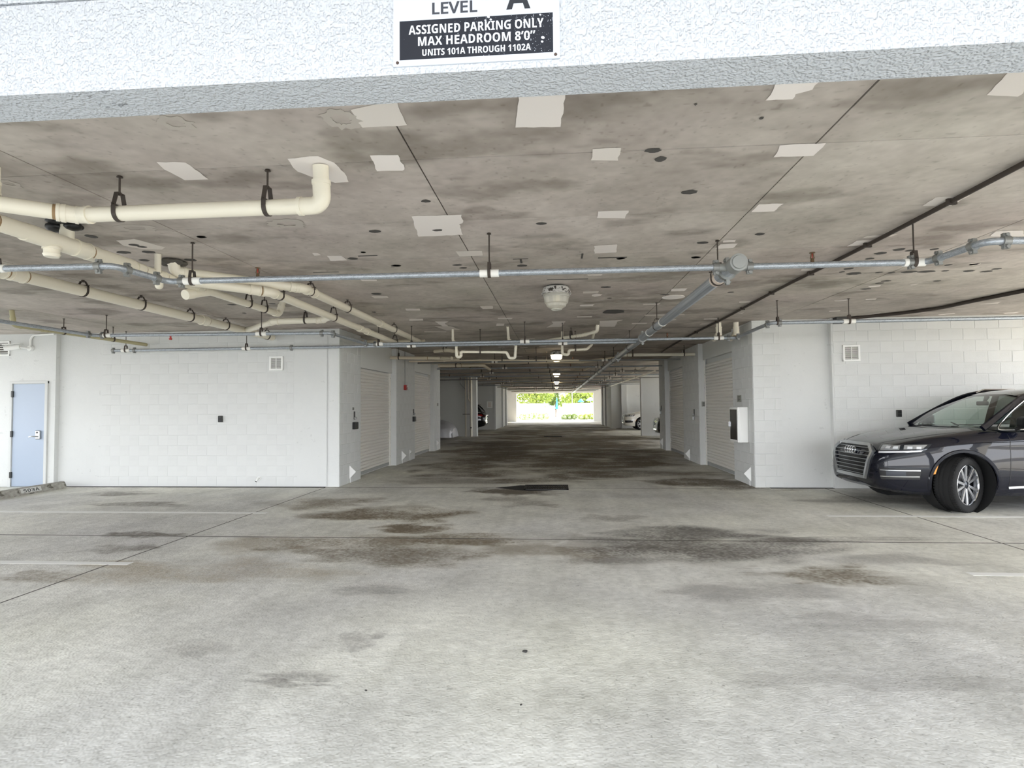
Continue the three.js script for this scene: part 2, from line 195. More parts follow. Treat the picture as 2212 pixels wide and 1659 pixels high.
{
  const jx = [OUTL, -4.45, 4.8, OUTR], jz = [6, -0.4, -6.77, -10.95];
  slab(jx[1], jx[2], jz[1], jz[2], 215); slab(jx[1], jx[2], jz[2], jz[3], 170); slab(jx[1], jx[2], jz[0], jz[1], 20);
  for (const [a, b] of [[jx[0], jx[1]], [jx[2], jx[3]]]) { slab(a, b, jz[1], jz[2], 90); slab(a, b, jz[2], jz[3], 100); slab(a, b, jz[0], jz[1], 16); }
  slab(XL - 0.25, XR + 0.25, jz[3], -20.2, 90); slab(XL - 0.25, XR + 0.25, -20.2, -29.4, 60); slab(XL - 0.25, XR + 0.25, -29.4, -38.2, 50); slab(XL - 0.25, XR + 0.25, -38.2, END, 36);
  for (const [a, b] of [[OUTL, XL - 0.25], [XR + 0.25, OUTR]]) { slab(a, b, -20.2, -29.4, 30); slab(a, b, -29.4, -38.2, 30); slab(a, b, -46.6, END, 16); }
  const seal = std(0x57524b, 0.9);
  for (const x of [jx[1], jx[2]]) mesh('joint_sealant', bx(x - 0.009, x + 0.009, -0.0005, 0.0008, jz[3], jz[1]), seal, floor);
  for (const z of [jz[2], jz[3], jz[1]]) mesh('joint_sealant', bx(OUTL, OUTR, -0.0005, 0.0006, z - 0.013, z + 0.013), seal, floor);
  // painted stall lines, worn
  for (const z of [-8.31, -5.56]) {
    mesh('stall_line', bx(-9.9, -4.25, 0, 0.0015, z - 0.05, z + 0.05), M.line, floor);
    mesh('stall_line', bx(3.66, 9.3, 0, 0.0015, z - 0.05, z + 0.05), M.line, floor);
  }
  const wet = [[-1.18, -10.95], [-0.95, -11.12], [-0.72, -11.3], [-0.5, -11.3], [-0.35, -11.1], [-0.35, -10.8], [-0.05, -10.72], [-0.2, -10.6], [-0.5, -10.55], [-0.75, -10.68], [-0.95, -10.82]];
  const wg = shapeGeo(wet.map(([x, z]) => [x, -z]), 0.0015); wg.rotateX(-Math.PI / 2); mesh('wet_stain', wg, std(0x1c1a18, 0.85), floor);
}

// ceiling: formwork panels with fine joints
function ceilColour(x, z, c) {
  const big = fbm(x * 0.7, z * 0.7 + 31, 4), mid = fbm(x * 2.6 + 8, z * 2.6, 4), fine = fbm(x * 16, z * 16, 3), sp = vn(x * 40, z * 40), pz = Math.floor((x + 0.86) / 2.42), pr = Math.floor((-3.53 - z) / 1.205), pt = lat[((pz * 37 + pr * 91) & 65535)];
  let k = 178 + 40 * (big - 0.5) + 34 * (mid - 0.5) + 22 * (fine - 0.5) + 12 * (pt - 0.5) - 30 * sm(0.54, 0.76, fbm(x * 1.7 + 60, z * 3.2, 4)) - 18 * sm(0.85, 0.95, sp);
  const gr = 6 * (fbm(x * 0.9 + 90, z * 0.9, 3) - 0.5);
  c[0] = k + 7; c[1] = k + gr - 2; c[2] = k - 12;
}
const CX0 = -13.5, CW = 23.4, CZ0 = -2, CD = 22.4;
const ceilMap = tex(2048, 2048, (u, v, c) => ceilColour(CX0 + u * CW, CZ0 - v * CD, c), true, true);
ceilMap.wrapS = ceilMap.wrapT = THREE.MirroredRepeatWrapping;
const ceilMat = std(0xffffff, 0.85, 0, { map: ceilMap, bumpMap: paintBump, bumpScale: 0.0012 });
const ceiling = structure('ceiling', 'stained concrete slab ceiling with formwork joints and pale paint patches');
function ceilUV(g) { const p = g.attributes.position, uv = g.attributes.uv; for (let i = 0; i < p.count; i++) uv.setXY(i, (p.getX(i) - CX0) / CW, (CZ0 - p.getZ(i)) / CD); return g; }
mesh('slab', ceilUV(bx(OUTL - 0.3, OUTR + 0.3, CH + 0.008, CH + 0.3, END, FRONT - 0.05)), std(0x4a453f, 0.9), ceiling);
{
  const xs = [OUTL]; for (let k = -5; k <= 4; k++) { const x = -0.86 + 2.415 * k; if (x > OUTL + 0.3 && x < OUTR - 0.3) xs.push(x); } xs.push(OUTR);
  const zs = [-2.2]; for (let k = 0; k < 12; k++) zs.push(-3.53 - 1.205 * k);
  for (let i = 0; i < xs.length - 1; i++) for (let j = 0; j < zs.length - 1; j++) {
    const drop = 0.0025 * rnd();
    mesh('panel', ceilUV(bx(xs[i] + 0.005, xs[i + 1] - 0.005, CH - drop, CH + 0.009, zs[j + 1] + 0.0045, zs[j] - 0.0045)), ceilMat, ceiling);
  }
  mesh('panel', ceilUV(bx(OUTL, OUTR, CH, CH + 0.009, END, zs[zs.length - 1] - 0.003)), ceilMat, ceiling);
  // brushed paint patches: ragged outlines
  const patchMats = [std(0xeae2db, 0.8), std(0xf0e8e1, 0.8), std(0xe0d8cf, 0.8)];
  CEIL_PATCHES.forEach((q, i) => {
    const pts = []; const R = (a) => (rnd() - 0.5) * a;
    for (let k = 0; k < q.length; k++) { const a = q[k], b = q[(k + 1) % q.length], L = Math.hypot(a[0] - b[0], a[1] - b[1]), n = Math.max(2, Math.min(9, Math.round(L / 0.05))); for (let m = 0; m < n; m++) pts.push([a[0] + (b[0] - a[0]) * m / n + R(0.012), -(a[1] + (b[1] - a[1]) * m / n + R(0.012))]); }
    const g = shapeGeo(pts, 0.001); g.rotateX(-Math.PI / 2); g.translate(0, CH - 0.0042, 0); mesh('paint_patch', g, patchMats[i % 3], ceiling);
  });
  for (let i = 0; i < 90; i++) { // further in, the same patches in rows along the panel joints
    const x = -3.9 + rnd() * 7.2, z = -12.5 - rnd() * 40, w = 0.14 + rnd() * 0.22, d = 0.1 + rnd() * 0.2, pts = [];
    for (let k = 0; k < 12; k++) { const a = k / 12 * 6.283, r = 1 / Math.max(Math.abs(Math.cos(a)), Math.abs(Math.sin(a))); pts.push([x + Math.cos(a) * r * w / 2 + (rnd() - 0.5) * 0.02, -z + Math.sin(a) * r * d / 2 + (rnd() - 0.5) * 0.02]); }
    const g = shapeGeo(pts, 0.001); g.rotateX(-Math.PI / 2); g.translate(0, CH - 0.0042, 0); mesh('paint_patch', g, patchMats[i % 3], ceiling);
  }
  for (const [x, z, a, b] of CEIL_SPOTS) {
    const pts = Array.from({ length: 14 }, (_, k) => { const t = k / 14 * 6.283, r = 0.85 + 0.3 * rnd(); return [x + a * r * Math.cos(t), -z + b * r * Math.sin(t)]; });
    const g = shapeGeo(pts, 0.0008); g.rotateX(-Math.PI / 2); g.translate(0, CH - 0.0048, 0); mesh('dark_spot', g, M.spot, ceiling);
  }
  for (const [x, z, a, b] of CEIL_HALOS) {
    const pts = Array.from({ length: 26 }, (_, k) => { const t = k / 26 * 6.283, r = 0.8 + 0.4 * rnd(); return [x + a * r * Math.cos(t), -z + b * r * Math.sin(t)]; }), hole = pts.map(([px, pz]) => [x + (px - x) * 0.5, -z + (pz + z) * 0.5]);
    const s = new THREE.Shape(pts.map((p) => new THREE.Vector2(...p))); s.holes.push(new THREE.Path(hole.map((p) => new THREE.Vector2(...p))));
    const g = new THREE.ExtrudeGeometry(s, { depth: 0.0008, bevelEnabled: false }); g.rotateX(-Math.PI / 2); g.translate(0, CH - 0.0046, 0); mesh('pale_ring', g, M.halo, ceiling);
  }
  for (const [x, z, w, d] of [[-0.36, -6.05, 0.16, 0.02], [-0.36, -6.15, 0.02, 0.16], [0.28, -6.0, 0.02, 0.2], [-1.9, -5.75, 0.2, 0.02], [0.6, -6.1, 0.3, 0.03], [-2.6, -6.4, 0.3, 0.02], [0.15, -7.1, 0.5, 0.03]]) mesh('form_mark', bx(x - w / 2, x + w / 2, CH - 0.0048, CH - 0.003, z - d / 2, z + d / 2), M.spot, ceiling);
}

// concrete masonry facing: one tile per block, shared by size
const tileCache = {};
function tileGeo(w, h, depth = 1) {
  const key = w.toFixed(3) + '_' + h.toFixed(3) + '_' + depth; if (tileCache[key]) return tileCache[key];
  const d = 0.005 * depth, e = 0.004, a = w / 2, b = h / 2, o = [[-a, -b, 0], [a, -b, 0], [a, b, 0], [-a, b, 0]], i = [[-a + e, -b + e, d], [a - e, -b + e, d], [a - e, b - e, d], [-a + e, b - e, d]], pos = [], uv = [];
  const q = (p, r, s, t) => { for (const v of [p, r, s, p, s, t]) { pos.push(...v); uv.push(v[0], v[1]); } };
  q(i[0], i[1], i[2], i[3]); for (let k = 0; k < 4; k++) { const k2 = (k + 1) % 4; q(o[k], o[k2], i[k2], i[k]); }
  const g = new THREE.BufferGeometry(); g.setAttribute('position', new THREE.Float32BufferAttribute(pos, 3)); g.setAttribute('uv', new THREE.Float32BufferAttribute(uv, 2)); g.computeVertexNormals(); return (tileCache[key] = g);
}
// blocks on a plane: axis 'x' faces +z at z=c, axis 'z+' faces +x at x=c, 'z-' faces -x
function blockwork(parent, axis, c, a0, a1, start, y1 = CH, phase = 0, joint = 0.007, depth = 1) {
  const H = 0.2032, Wd = 0.4064;
  for (let r = 0; r * H < y1 - 0.02; r++) {
    const yb = r * H, yt = Math.min(y1, yb + H), off = start + ((r + phase) % 2 ? Wd / 2 : 0);
    for (let k = Math.floor((a0 - off) / Wd); off + k * Wd < a1 - 0.001; k++) {
      const b0 = Math.max(a0, off + k * Wd), b1 = Math.min(a1, off + (k + 1) * Wd); if (b1 - b0 < 0.04) continue;
      const m = mesh('block', tileGeo(b1 - b0 - joint, yt - yb - joint, depth), M.white, parent), mid = (b0 + b1) / 2, yc = (yb + yt) / 2, t = (rnd() - 0.5) * 0.002;
      if (axis === 'x') m.position.set(mid, yc, c + t); else { m.position.set(c + (axis === 'z+' ? t : -t), yc, mid); m.rotation.y = axis === 'z+' ? Math.PI / 2 : -Math.PI / 2; }
    }
  }
}
// --- front beam and the storeys above
{
  const w = structure('wall_front', 'white stucco beam over the garage entrance');
  mesh('beam', bx(OUTL - 1, OUTR + 1, 2.757, 3.113, -2.256, FRONT), M.stucco, w); mesh('beam_upper', bx(OUTL - 1, OUTR + 1, 3.123, 3.75, -2.256, FRONT), M.stucco, w); mesh('reveal', bx(OUTL - 1, OUTR + 1, 3.111, 3.125, -2.25, FRONT - 0.012), M.stucco, w);
  mesh('upper_wall', bx(OUTL - 1, OUTR + 1, 3.75, 45, -2.5, FRONT), M.stucco, w);
  mesh('upper_storeys', bx(OUTL - 0.9, OUTR + 0.9, 3.4, 45, END, -2.5), std(0xdedfdd, 0.9), w);
  for (let k = 0; k < 16; k++) { const g = new THREE.IcosahedronGeometry(0.006 + 0.012 * rnd(), 0); g.scale(1, 0.8, 0.35); g.translate(-1.77 + (rnd() - 0.5) * 0.16, 2.757 + rnd() * 0.012, -2.06 - rnd() * 0.12); mesh('paint_flake', g, M.stucco, w); }
}
{ // unseen overhang, added to cut skylight on the beam and front floor
  const c = structure('added_overhang', 'added unseen grey overhang cutting skylight at the entrance');
  mesh('soffit', bx(OUTL - 1, OUTR + 1, 3.8, 4.1, FRONT, 1.8), std(0x9a9894, 0.9), c); for (const x of [-9, 8]) mesh('column', bx(x - 0.25, x + 0.25, -0.02, 3.8, 1.3, 1.75), M.stucco, c);
}
// --- storage blocks: left and right of the aisle
const wl = structure('wall_left', 'white painted block storage wall left of the aisle');
mesh('core', bx(OUTL, XL - 0.2, 0, CH, -20.9, FACE), M.white, wl);
mesh('outer_core', bx(OUTL, -10.03, 0, CH, FACE - 0.05, FACE + 0.1), M.white, wl);
for (const [z0, z1] of [[FACE, -12.3], [-15.1, -17.1], [-19.87, -20.9]]) mesh('pier', bx(XL - 0.25, XL, 0, CH, z1, z0), M.white, wl);
blockwork(wl, 'x', FACE, -9.12, -5.13, -8.93, CH, 1, 0.0045, 0.55);
blockwork(wl, 'z+', XL, -12.3, FACE - 0.02, -12.3); blockwork(wl, 'z+', XL, -17.1, -15.12, -17.1); blockwork(wl, 'z+', XL, -20.9, -19.89, -20.9);
const wr = structure('wall_right', 'white painted block storage wall right of the aisle');
mesh('core', bx(XR + 0.2, OUTR, 0, CH, -20.9, FACE), M.white, wr);
mesh('outer_core', bx(4.985, OUTR, 0, CH, FACE - 0.05, FACE + 0.1), M.white, wr);
for (const [z0, z1] of [[FACE, -12.3], [-15.17, -17.05], [-19.85, -20.9]]) mesh('pier', bx(XR, XR + 0.25, 0, CH, z1, z0), M.white, wr);
blockwork(wr, 'x', FACE, 3.62, 4.12, 3.80, CH, 0, 0.007); blockwork(wr, 'x', FACE + 0.1, 5.0, OUTR, 5.42, CH, 0, 0.009);
blockwork(wr, 'z-', XR, -12.3, FACE - 0.02, -12.3); blockwork(wr, 'z-', XR, -17.05, -15.19, -17.05); blockwork(wr, 'z-', XR, -20.9, -19.87, -20.9);
// --- deeper bays
const wd = structure('wall_inner', 'pale partition walls of the deeper parking bays');
const bayWall = std(0xcfd0cc, 0.8, 0, { bumpMap: paintBump, bumpScale: 0.0015 });
mesh('partition', bx(OUTL, -4.4, 0, CH, -29.75, -29.4), bayWall, wd); mesh('column', bx(-4.55, -4.06, 0, CH, -29.85, -29.38), M.white, wd);
mesh('partition', bx(4.2, OUTR, 0, CH, -29.8, -29.45), M.white, wd);
mesh('storage', bx(OUTL, -4.02, 0, CH, -46.4, -38.0), bayWall, wd); mesh('storage', bx(3.6, OUTR, 0, CH, -46.4, -39.0), M.white, wd);
mesh('pier', bx(-4.1, -3.98, 0, CH, -38.25, -37.98), M.white, wd); mesh('pier', bx(-4.1, -3.92, 0, CH, -43.2, -42.5), M.white, wd); mesh('pier', bx(-4.1, -3.92, 0, CH, -46.4, -45.6), M.white, wd);
mesh('pier', bx(4.25, 4.6, 0, CH, -39.05, -38.75), M.white, wd); mesh('pier', bx(3.5, 3.7, 0, CH, -43.5, -42.8), M.white, wd); mesh('pier', bx(3.5, 3.7, 0, CH, -46.4, -45.6), M.white, wd);
const we = structure('wall_back', 'end wall with the far exit opening');
mesh('jamb', bx(OUTL, -3.85, 0, CH, END - 0.3, END), M.white, we); mesh('jamb', bx(3.5, OUTR, 0, CH, END - 0.3, END), M.white, we); mesh('beam', bx(-3.85, 3.5, 2.72, CH, END - 0.3, END), M.white, we);
// --- outer sides: open where daylight enters, closed where the bays are dark
const ws = structure('wall_side', 'outer side walls and columns of the garage');
mesh('closed_side', bx(OUTL - 0.25, OUTL, 0, CH, -46.4, -20.9), bayWall, ws);
for (const z of [-2.3, -11.06, -47.0, -55.7]) mesh('column', bx(OUTL - 0.3, OUTL + 0.1, 0, CH, z - 0.2, z + 0.2), M.white, ws);
for (const z of [-2.3, -11.06, -20.9, -29.6, -38.9, -47.0, -55.7]) mesh('column', bx(OUTR - 0.1, OUTR + 0.3, 0, CH, z - 0.2, z + 0.2), M.white, ws);
mesh('added_parapet', bx(OUTL - 0.2, OUTL, 0, 0.95, -11, -2.3), M.white, ws);  // unseen low wall, added to hold back low sky and ground bounce
for (const [x0, x1] of [[OUTL - 0.3, OUTL], [OUTR, OUTR + 0.3]]) mesh('edge_beam', bx(x0, x1, 2.757, CH, END, -2.1), M.stucco, ws);

// ground outside
const outs = structure('ground', 'pale paving around the building');
{ const s = new THREE.Shape(); mesh('paving', bx(-90, 90, -0.6, -0.31, -120, 90), std(0xc6c3bb, 0.9), outs);
  mesh('drive', bx(-40, 40, -0.3, -0.024, 6, 60), std(0x84827e, 0.9), outs); mesh('side_path', bx(-40, OUTL - 0.3, -0.3, -0.024, END, 6), std(0xc6c3bb, 0.85), outs); mesh('side_path', bx(OUTR + 0.3, 40, -0.3, -0.024, END, 6), std(0xc6c3bb, 0.85), outs);
  mesh('far_paving', bx(-40, 40, -0.3, -0.005, -110, END), std(0xc6c3bb, 0.85), outs); }
// ---------------------------------------------------------------- doors
const slatCache = {};
function slatGeo(w) { // curved roll-up slat, faces +x, runs along z
  const k = w.toFixed(2); if (slatCache[k]) return slatCache[k];
  const h = 0.0725, pr = [[-0.006, 0], [0.006, 0.004], [0.014, 0.016], [0.018, 0.033], [0.014, 0.05], [0.006, 0.061], [-0.008, 0.0625], [-0.012, 0.064], [-0.012, 0.0725], [-0.016, 0.0725], [-0.016, 0]];
  const s = shapeGeo(pr, w); s.translate(0, 0, -w / 2); return (slatCache[k] = s);
}
function rollDoor(n, side, z0, z1, top, gap, label, mat) {
  const g = structure('door_' + n, label), x = side < 0 ? XL - 0.185 : XR + 0.185, s = side < 0 ? 1 : -1, w = Math.abs(z1 - z0), zc = (z0 + z1) / 2;
  const inner = new THREE.Group(); // transforms only
  const cnt = Math.floor((top - gap - 0.09) / 0.0725);
  for (let i = 0; i < cnt; i++) { const m = mesh('slat', slatGeo(w - 0.1), mat, g); m.position.set(x + s * 0.01, 0.09 + i * 0.0725, zc); if (s < 0) m.rotation.y = Math.PI; }
  mesh('bottom_bar', bx(x - 0.02, x + 0.02, 0.025, 0.09, zc - w / 2 + 0.05, zc + w / 2 - 0.05), M.grey, g);
  for (const e of [-1, 1]) mesh('guide_rail', bx(x - 0.03, x + 0.045 * s + (s < 0 ? 0 : 0), 0, top, zc + e * (w / 2 - 0.045) - 0.045, zc + e * (w / 2 - 0.045) + 0.045), M.rollDoor, g);
  for (const e of [-1, 1]) for (let i = 0; i < 7; i++) { const y = 0.25 + i * 0.34; mesh('bolt', cyl(V(x + s * 0.04, y, zc + e * (w / 2 - 0.045)), V(x + s * 0.052, y, zc + e * (w / 2 - 0.045)), 0.009, 0.009, 8), M.grey, g); }
  mesh('header_panel', bx(x - 0.075, x + 0.075, top, CH - 0.002, z0 > z1 ? z1 : z0, z0 > z1 ? z0 : z1), M.grout, g);
}
rollDoor(1, -1, -12.3, -15.1, 2.42, 0, 'first roll up door on the left of the aisle', M.rollDoor);
rollDoor(2, -1, -17.1, -19.87, 2.62, 0, 'second roll up door on the left of the aisle', M.rollDoor);
rollDoor(3, 1, -12.3, -15.17, 2.66, 0.06, 'first roll up door on the right of the aisle', M.rollDoor);
rollDoor(4, 1, -17.05, -19.85, 2.66, 0, 'second roll up door on the right of the aisle', M.rollDoor);
{ // steel personnel door in the left wall
  const g = structure('door_5', 'pale steel personnel door with lever lock'), z = FACE + 0.1, x0 = -10.93, x1 = -10.23, t = 2.07;
  mesh('frame_side', rbx(x0 - 0.06, x0, 0, t + 0.05, z - 0.02, z + 0.035, 0.006), M.white, g); mesh('frame_side', rbx(x1, x1 + 0.06, 0, t + 0.05, z - 0.02, z + 0.035, 0.006), M.white, g); mesh('frame_head', rbx(x0 - 0.06, x1 + 0.06, t, t + 0.055, z - 0.02, z + 0.034, 0.006), M.white, g);
  mesh('leaf', rbx(x0 + 0.006, x1 - 0.006, 0.015, t - 0.006, z - 0.02, z + 0.012, 0.004), M.door, g);
  for (const y of [1.86, 1.06, 0.24]) mesh('hinge', rbx(x0 - 0.018, x0 + 0.022, y - 0.06, y + 0.06, z + 0.01, z + 0.045, 0.006), M.darkSteel, g);
  const lk = mesh('lock_case', rbx(x1 - 0.17, x1 - 0.07, 0.95, 1.13, z + 0.01, z + 0.06, 0.02, 3), M.steel, g);
  mesh('cylinder', cyl(V(x1 - 0.12, 1.09, z + 0.055), V(x1 - 0.12, 1.09, z + 0.07), 0.016), M.darkSteel, lk);
  mesh('lever', tube(fillet([V(x1 - 0.12, 1.01, z + 0.05), V(x1 - 0.12, 1.01, z + 0.1), V(x1 - 0.19, 1.015, z + 0.1), V(x1 - 0.26, 1.0, z + 0.095)], 0.02), 0.011, 8), M.chrome, lk);
  mesh('threshold', bx(x0, x1, 0, 0.012, z - 0.02, z + 0.06), M.steel, g);
}
// ---------------------------------------------------------------- wall fittings
function vent(x, y, z, w, h, n, label) {
  const g = thing('wall_vent', label, 'vent', [x, y, z]);
  const f = 0.035;
  mesh('frame_rail', rbx(-w / 2, w / 2, h / 2 - f, h / 2, 0, 0.025, 0.004), M.plastic, g); mesh('frame_rail', rbx(-w / 2, w / 2, -h / 2, -h / 2 + f, 0, 0.025, 0.004), M.plastic, g);
  mesh('frame_rail', rbx(-w / 2, -w / 2 + f, -h / 2, h / 2, 0, 0.024, 0.004), M.plastic, g); mesh('frame_rail', rbx(w / 2 - f, w / 2, -h / 2, h / 2, 0, 0.024, 0.004), M.plastic, g);
  mesh('duct_shade', bx(-w / 2 + 0.02, w / 2 - 0.02, -h / 2 + 0.02, h / 2 - 0.02, 0, 0.003), std(0x55524b, 0.9), g);  // flat dark sheet, stands in for the shade inside the duct
  const ih = h - 2 * f; for (let i = 0; i < n; i++) { const s = bx(-w / 2 + f, w / 2 - f, -ih / n * 0.24, ih / n * 0.24, -0.002, 0.002); s.rotateX(-0.5); s.translate(0, -ih / 2 + ih * (i + 0.5) / n, 0.013); mesh('louvre', s, M.plastic, g); }
  if (n > 6) mesh('mullion', bx(-0.006, 0.006, -h / 2 + f, h / 2 - f, 0.004, 0.02), M.plastic, g);
  return g;
}
vent(-5.487, 2.414, FACE + 0.008, 0.275, 0.28, 13, 'square white wall vent with fine louvres on the left block wall');
vent(-11.17, 2.79, FACE + 0.1, 0.30, 0.30, 5, 'square white wall vent with wide louvres beside the security camera');
vent(5.323, 2.435, FACE + 0.108, 0.30, 0.30, 13, 'square white wall vent with fine louvres above the dark car');
function outlet(x, y, z, label) {
  const g = thing('outlet_cover', label, 'outlet cover', [x, y, z]);
  mesh('box', rbx(-0.04, 0.04, -0.062, 0.062, 0, 0.045, 0.008), std(0x3b3b38, 0.5), g); mesh('flap', rbx(-0.034, 0.034, 0.004, 0.056, 0.04, 0.055, 0.006), M.black, g); mesh('flap', rbx(-0.034, 0.034, -0.056, -0.004, 0.04, 0.055, 0.006), M.black, g);
}
outlet(-6.612, 1.329, FACE + 0.006, 'black weatherproof outlet cover on the left block wall'); outlet(6.104, 1.34, FACE + 0.106, 'black weatherproof outlet cover on the wall above the car bonnet');
{ // hose spigot low on the wall
  const g = thing('wall_spigot', 'small white pipe stub low on the left block wall', 'spigot', [-5.825, 0.165, FACE + 0.006]);
  mesh('flange', cyl(V(0, 0, 0), V(0, 0, 0.012), 0.035), M.plastic, g); mesh('stub', tube(fillet([V(0, 0, 0.01), V(0, 0, 0.07), V(-0.01, -0.05, 0.1)], 0.03), 0.022), M.plastic, g); mesh('bore', cyl(V(-0.0101, -0.051, 0.1005), V(-0.0106, -0.054, 0.103), 0.016), M.darkSteel, g);
}
{ // security camera with conduit
  const g = thing('security_camera', 'white bullet security camera on bent conduit beside the wide vent', 'camera', [-10.6, 2.8, FACE + 0.1]);
  mesh('junction_box', cyl(V(0.04, -0.02, 0), V(0.04, -0.02, 0.06), 0.055, 0.05, 18), M.plastic, g);
  mesh('arm', tube(fillet([V(0.04, -0.02, 0.05), V(0.02, -0.02, 0.12), V(-0.1, -0.01, 0.14)], 0.04), 0.016), M.plastic, g);
  const b = cyl(V(-0.08, 0.0, 0.13), V(-0.34, -0.03, 0.2), 0.045, 0.05, 18); mesh('body', b, M.plastic, g); mesh('sunshade', (() => { const s = rbx(-0.16, 0.16, 0, 0.012, -0.055, 0.055, 0.005); s.rotateY(0.26); s.rotateZ(0.1); s.translate(-0.21, 0.045, 0.165); return s; })(), M.plastic, g);
  mesh('lens', cyl(V(-0.335, -0.0295, 0.1985), V(-0.35, -0.031, 0.203), 0.036, 0.036, 18), M.black, g);
  mesh('conduit', tube(fillet([V(0.04, -0.02, 0.03), V(0.04, 0.16, 0.03), V(0.09, 0.245, 0.03), V(0.55, 0.262, 0.03)], 0.08), 0.02), M.plastic, g);
}
{ // wheel stop
  const g = thing('wheel_stop', 'concrete parking wheel stop stencilled 503A in front of the steel door', 'wheel stop', [-9.72, 0, -9.95]);
  const s = shapeGeo([[-0.075, 0], [0.075, 0], [0.075, 0.035], [0.045, 0.115], [0.02, 0.125], [-0.02, 0.125], [-0.045, 0.115], [-0.075, 0.035]], 1.76, 0.006); s.translate(0, 0, -0.88);
  const wm = tex(512, 256, (u, v, c) => { const n = fbm(u * 30, v * 20, 4), k = 158 + 50 * (n - 0.5) - 55 * sm(0.55, 0.68, fbm(u * 14 + 5, v * 9, 4)); c[0] = k; c[1] = k - 3; c[2] = k - 12; });
  mesh('bar', s, std(0xffffff, 0.9, 0, { map: wm }), g);
  const cv = document.createElement('canvas'); cv.width = 256; cv.height = 96; const t = cv.getContext('2d'); t.fillStyle = '#c9c9c4'; t.fillRect(0, 0, 256, 96); t.fillStyle = '#161616'; t.font = 'bold 84px monospace'; t.textAlign = 'center'; t.textBaseline = 'middle'; t.fillText('503A', 128, 52); t.fillStyle = '#c9c9c4'; 
  const ct = new THREE.CanvasTexture(cv); ct.colorSpace = THREE.SRGBColorSpace;
  const pl = new THREE.PlaneGeometry(0.42, 0.086); pl.rotateY(Math.PI / 2); pl.rotateZ(0.359); pl.translate(0.0695, 0.0755, -0.12); mesh('stencil', pl, std(0xffffff, 0.85, 0, { map: ct }), g);
}
// lock boxes, number plates and door hardware on the piers (outward = +1 on the left side, -1 on the right)
function onPier(side, y, z) { return [side < 0 ? XL + 0.008 : XR - 0.008, y, z]; }
function plate(side, y, z, w, h, label, txt) {
  const cv = document.createElement('canvas'); cv.width = 64; cv.height = 96; const t = cv.getContext('2d'); t.fillStyle = '#8f9088'; t.fillRect(0, 0, 64, 96); t.fillStyle = '#2d2d2a'; for (let i = 0; i < 4; i++) t.fillRect(10, 14 + i * 20, 44 - (i % 2) * 14, 8);
  const ct = new THREE.CanvasTexture(cv); ct.colorSpace = THREE.SRGBColorSpace;
  const g = thing('number_plate', label, 'plate', onPier(side, y, z)), s = -side;
  mesh('panel', bx(0, s * 0.006, -h / 2, h / 2, -w / 2, w / 2), std(0x9a9b93, 0.5, 0.3), g); const p = new THREE.PlaneGeometry(w * 0.86, h * 0.86); p.rotateY(s * Math.PI / 2); p.translate(s * 0.007, 0, 0); mesh('print', p, std(0xffffff, 0.6, 0, { map: ct }), g);
}
plate(-1, 1.506, -11.814, 0.09, 0.06, 'small grey plate above the black lock box near the first left roll up door');
plate(-1, 1.604, -20.44, 0.2, 0.11, 'small grey plate on the left pier past the second roll up door');
plate(1, 1.64, -11.86, 0.26, 0.14, 'grey plate above the extinguisher cabinet');
{ const g = thing('number_plate', 'small grey plate on the entrance side of the second right pier', 'plate', [3.735, 1.54, -15.168]); mesh('panel', bx(-0.055, 0.055, -0.065, 0.065, 0, 0.006), std(0x9a9b93, 0.5, 0.3), g); for (let i = 0; i < 2; i++) mesh('print', bx(-0.03, 0.03, 0.012 - i * 0.05, 0.036 - i * 0.05, 0.006, 0.0075), M.darkSteel, g); }
function lockSet(side, y, z, label, withBox) {
  const s = -side, g = thing(withBox ? 'lock_box' : 'door_latch', label, withBox ? 'lock box' : 'latch', onPier(side, y, z));
  mesh('hasp', rbx(0, s * 0.02, 0.03, 0.2, -0.02, 0.02, 0.004), M.darkSteel, g); mesh('knob', (() => { const b = new THREE.SphereGeometry(0.03, 14, 10); b.translate(s * 0.045, 0.06, 0.03); return b; })(), M.steel, g);
  if (withBox) { mesh('box', rbx(0, s * 0.06, -0.17, -0.02, -0.1, 0.1, 0.008), M.black, g); mesh('lid', rbx(s * 0.055, s * 0.068, -0.16, -0.03, -0.085, 0.085, 0.006), std(0x2b2b2a, 0.5), g); }
  else { mesh('padlock', rbx(s * 0.015, s * 0.06, -0.09, 0.0, -0.045, 0.045, 0.01), M.steel, g); mesh('shackle', (() => { const t = new THREE.TorusGeometry(0.03, 0.006, 6, 14, Math.PI); t.rotateY(Math.PI / 2); t.translate(s * 0.035, 0, 0); return t; })(), M.steel, g); }
}
lockSet(-1, 1.25, -11.87, 'black lock box with latch beside the first left roll up door', true);
lockSet(-1, 1.27, -16.9, 'black lock box with latch beside the second left roll up door', true);
lockSet(1, 1.21, -15.66, 'steel padlocked latch on the right pier between the roll up doors', false);
lockSet(1, 1.3, -20.5, 'steel padlocked latch on the right pier past the second roll up door', false);
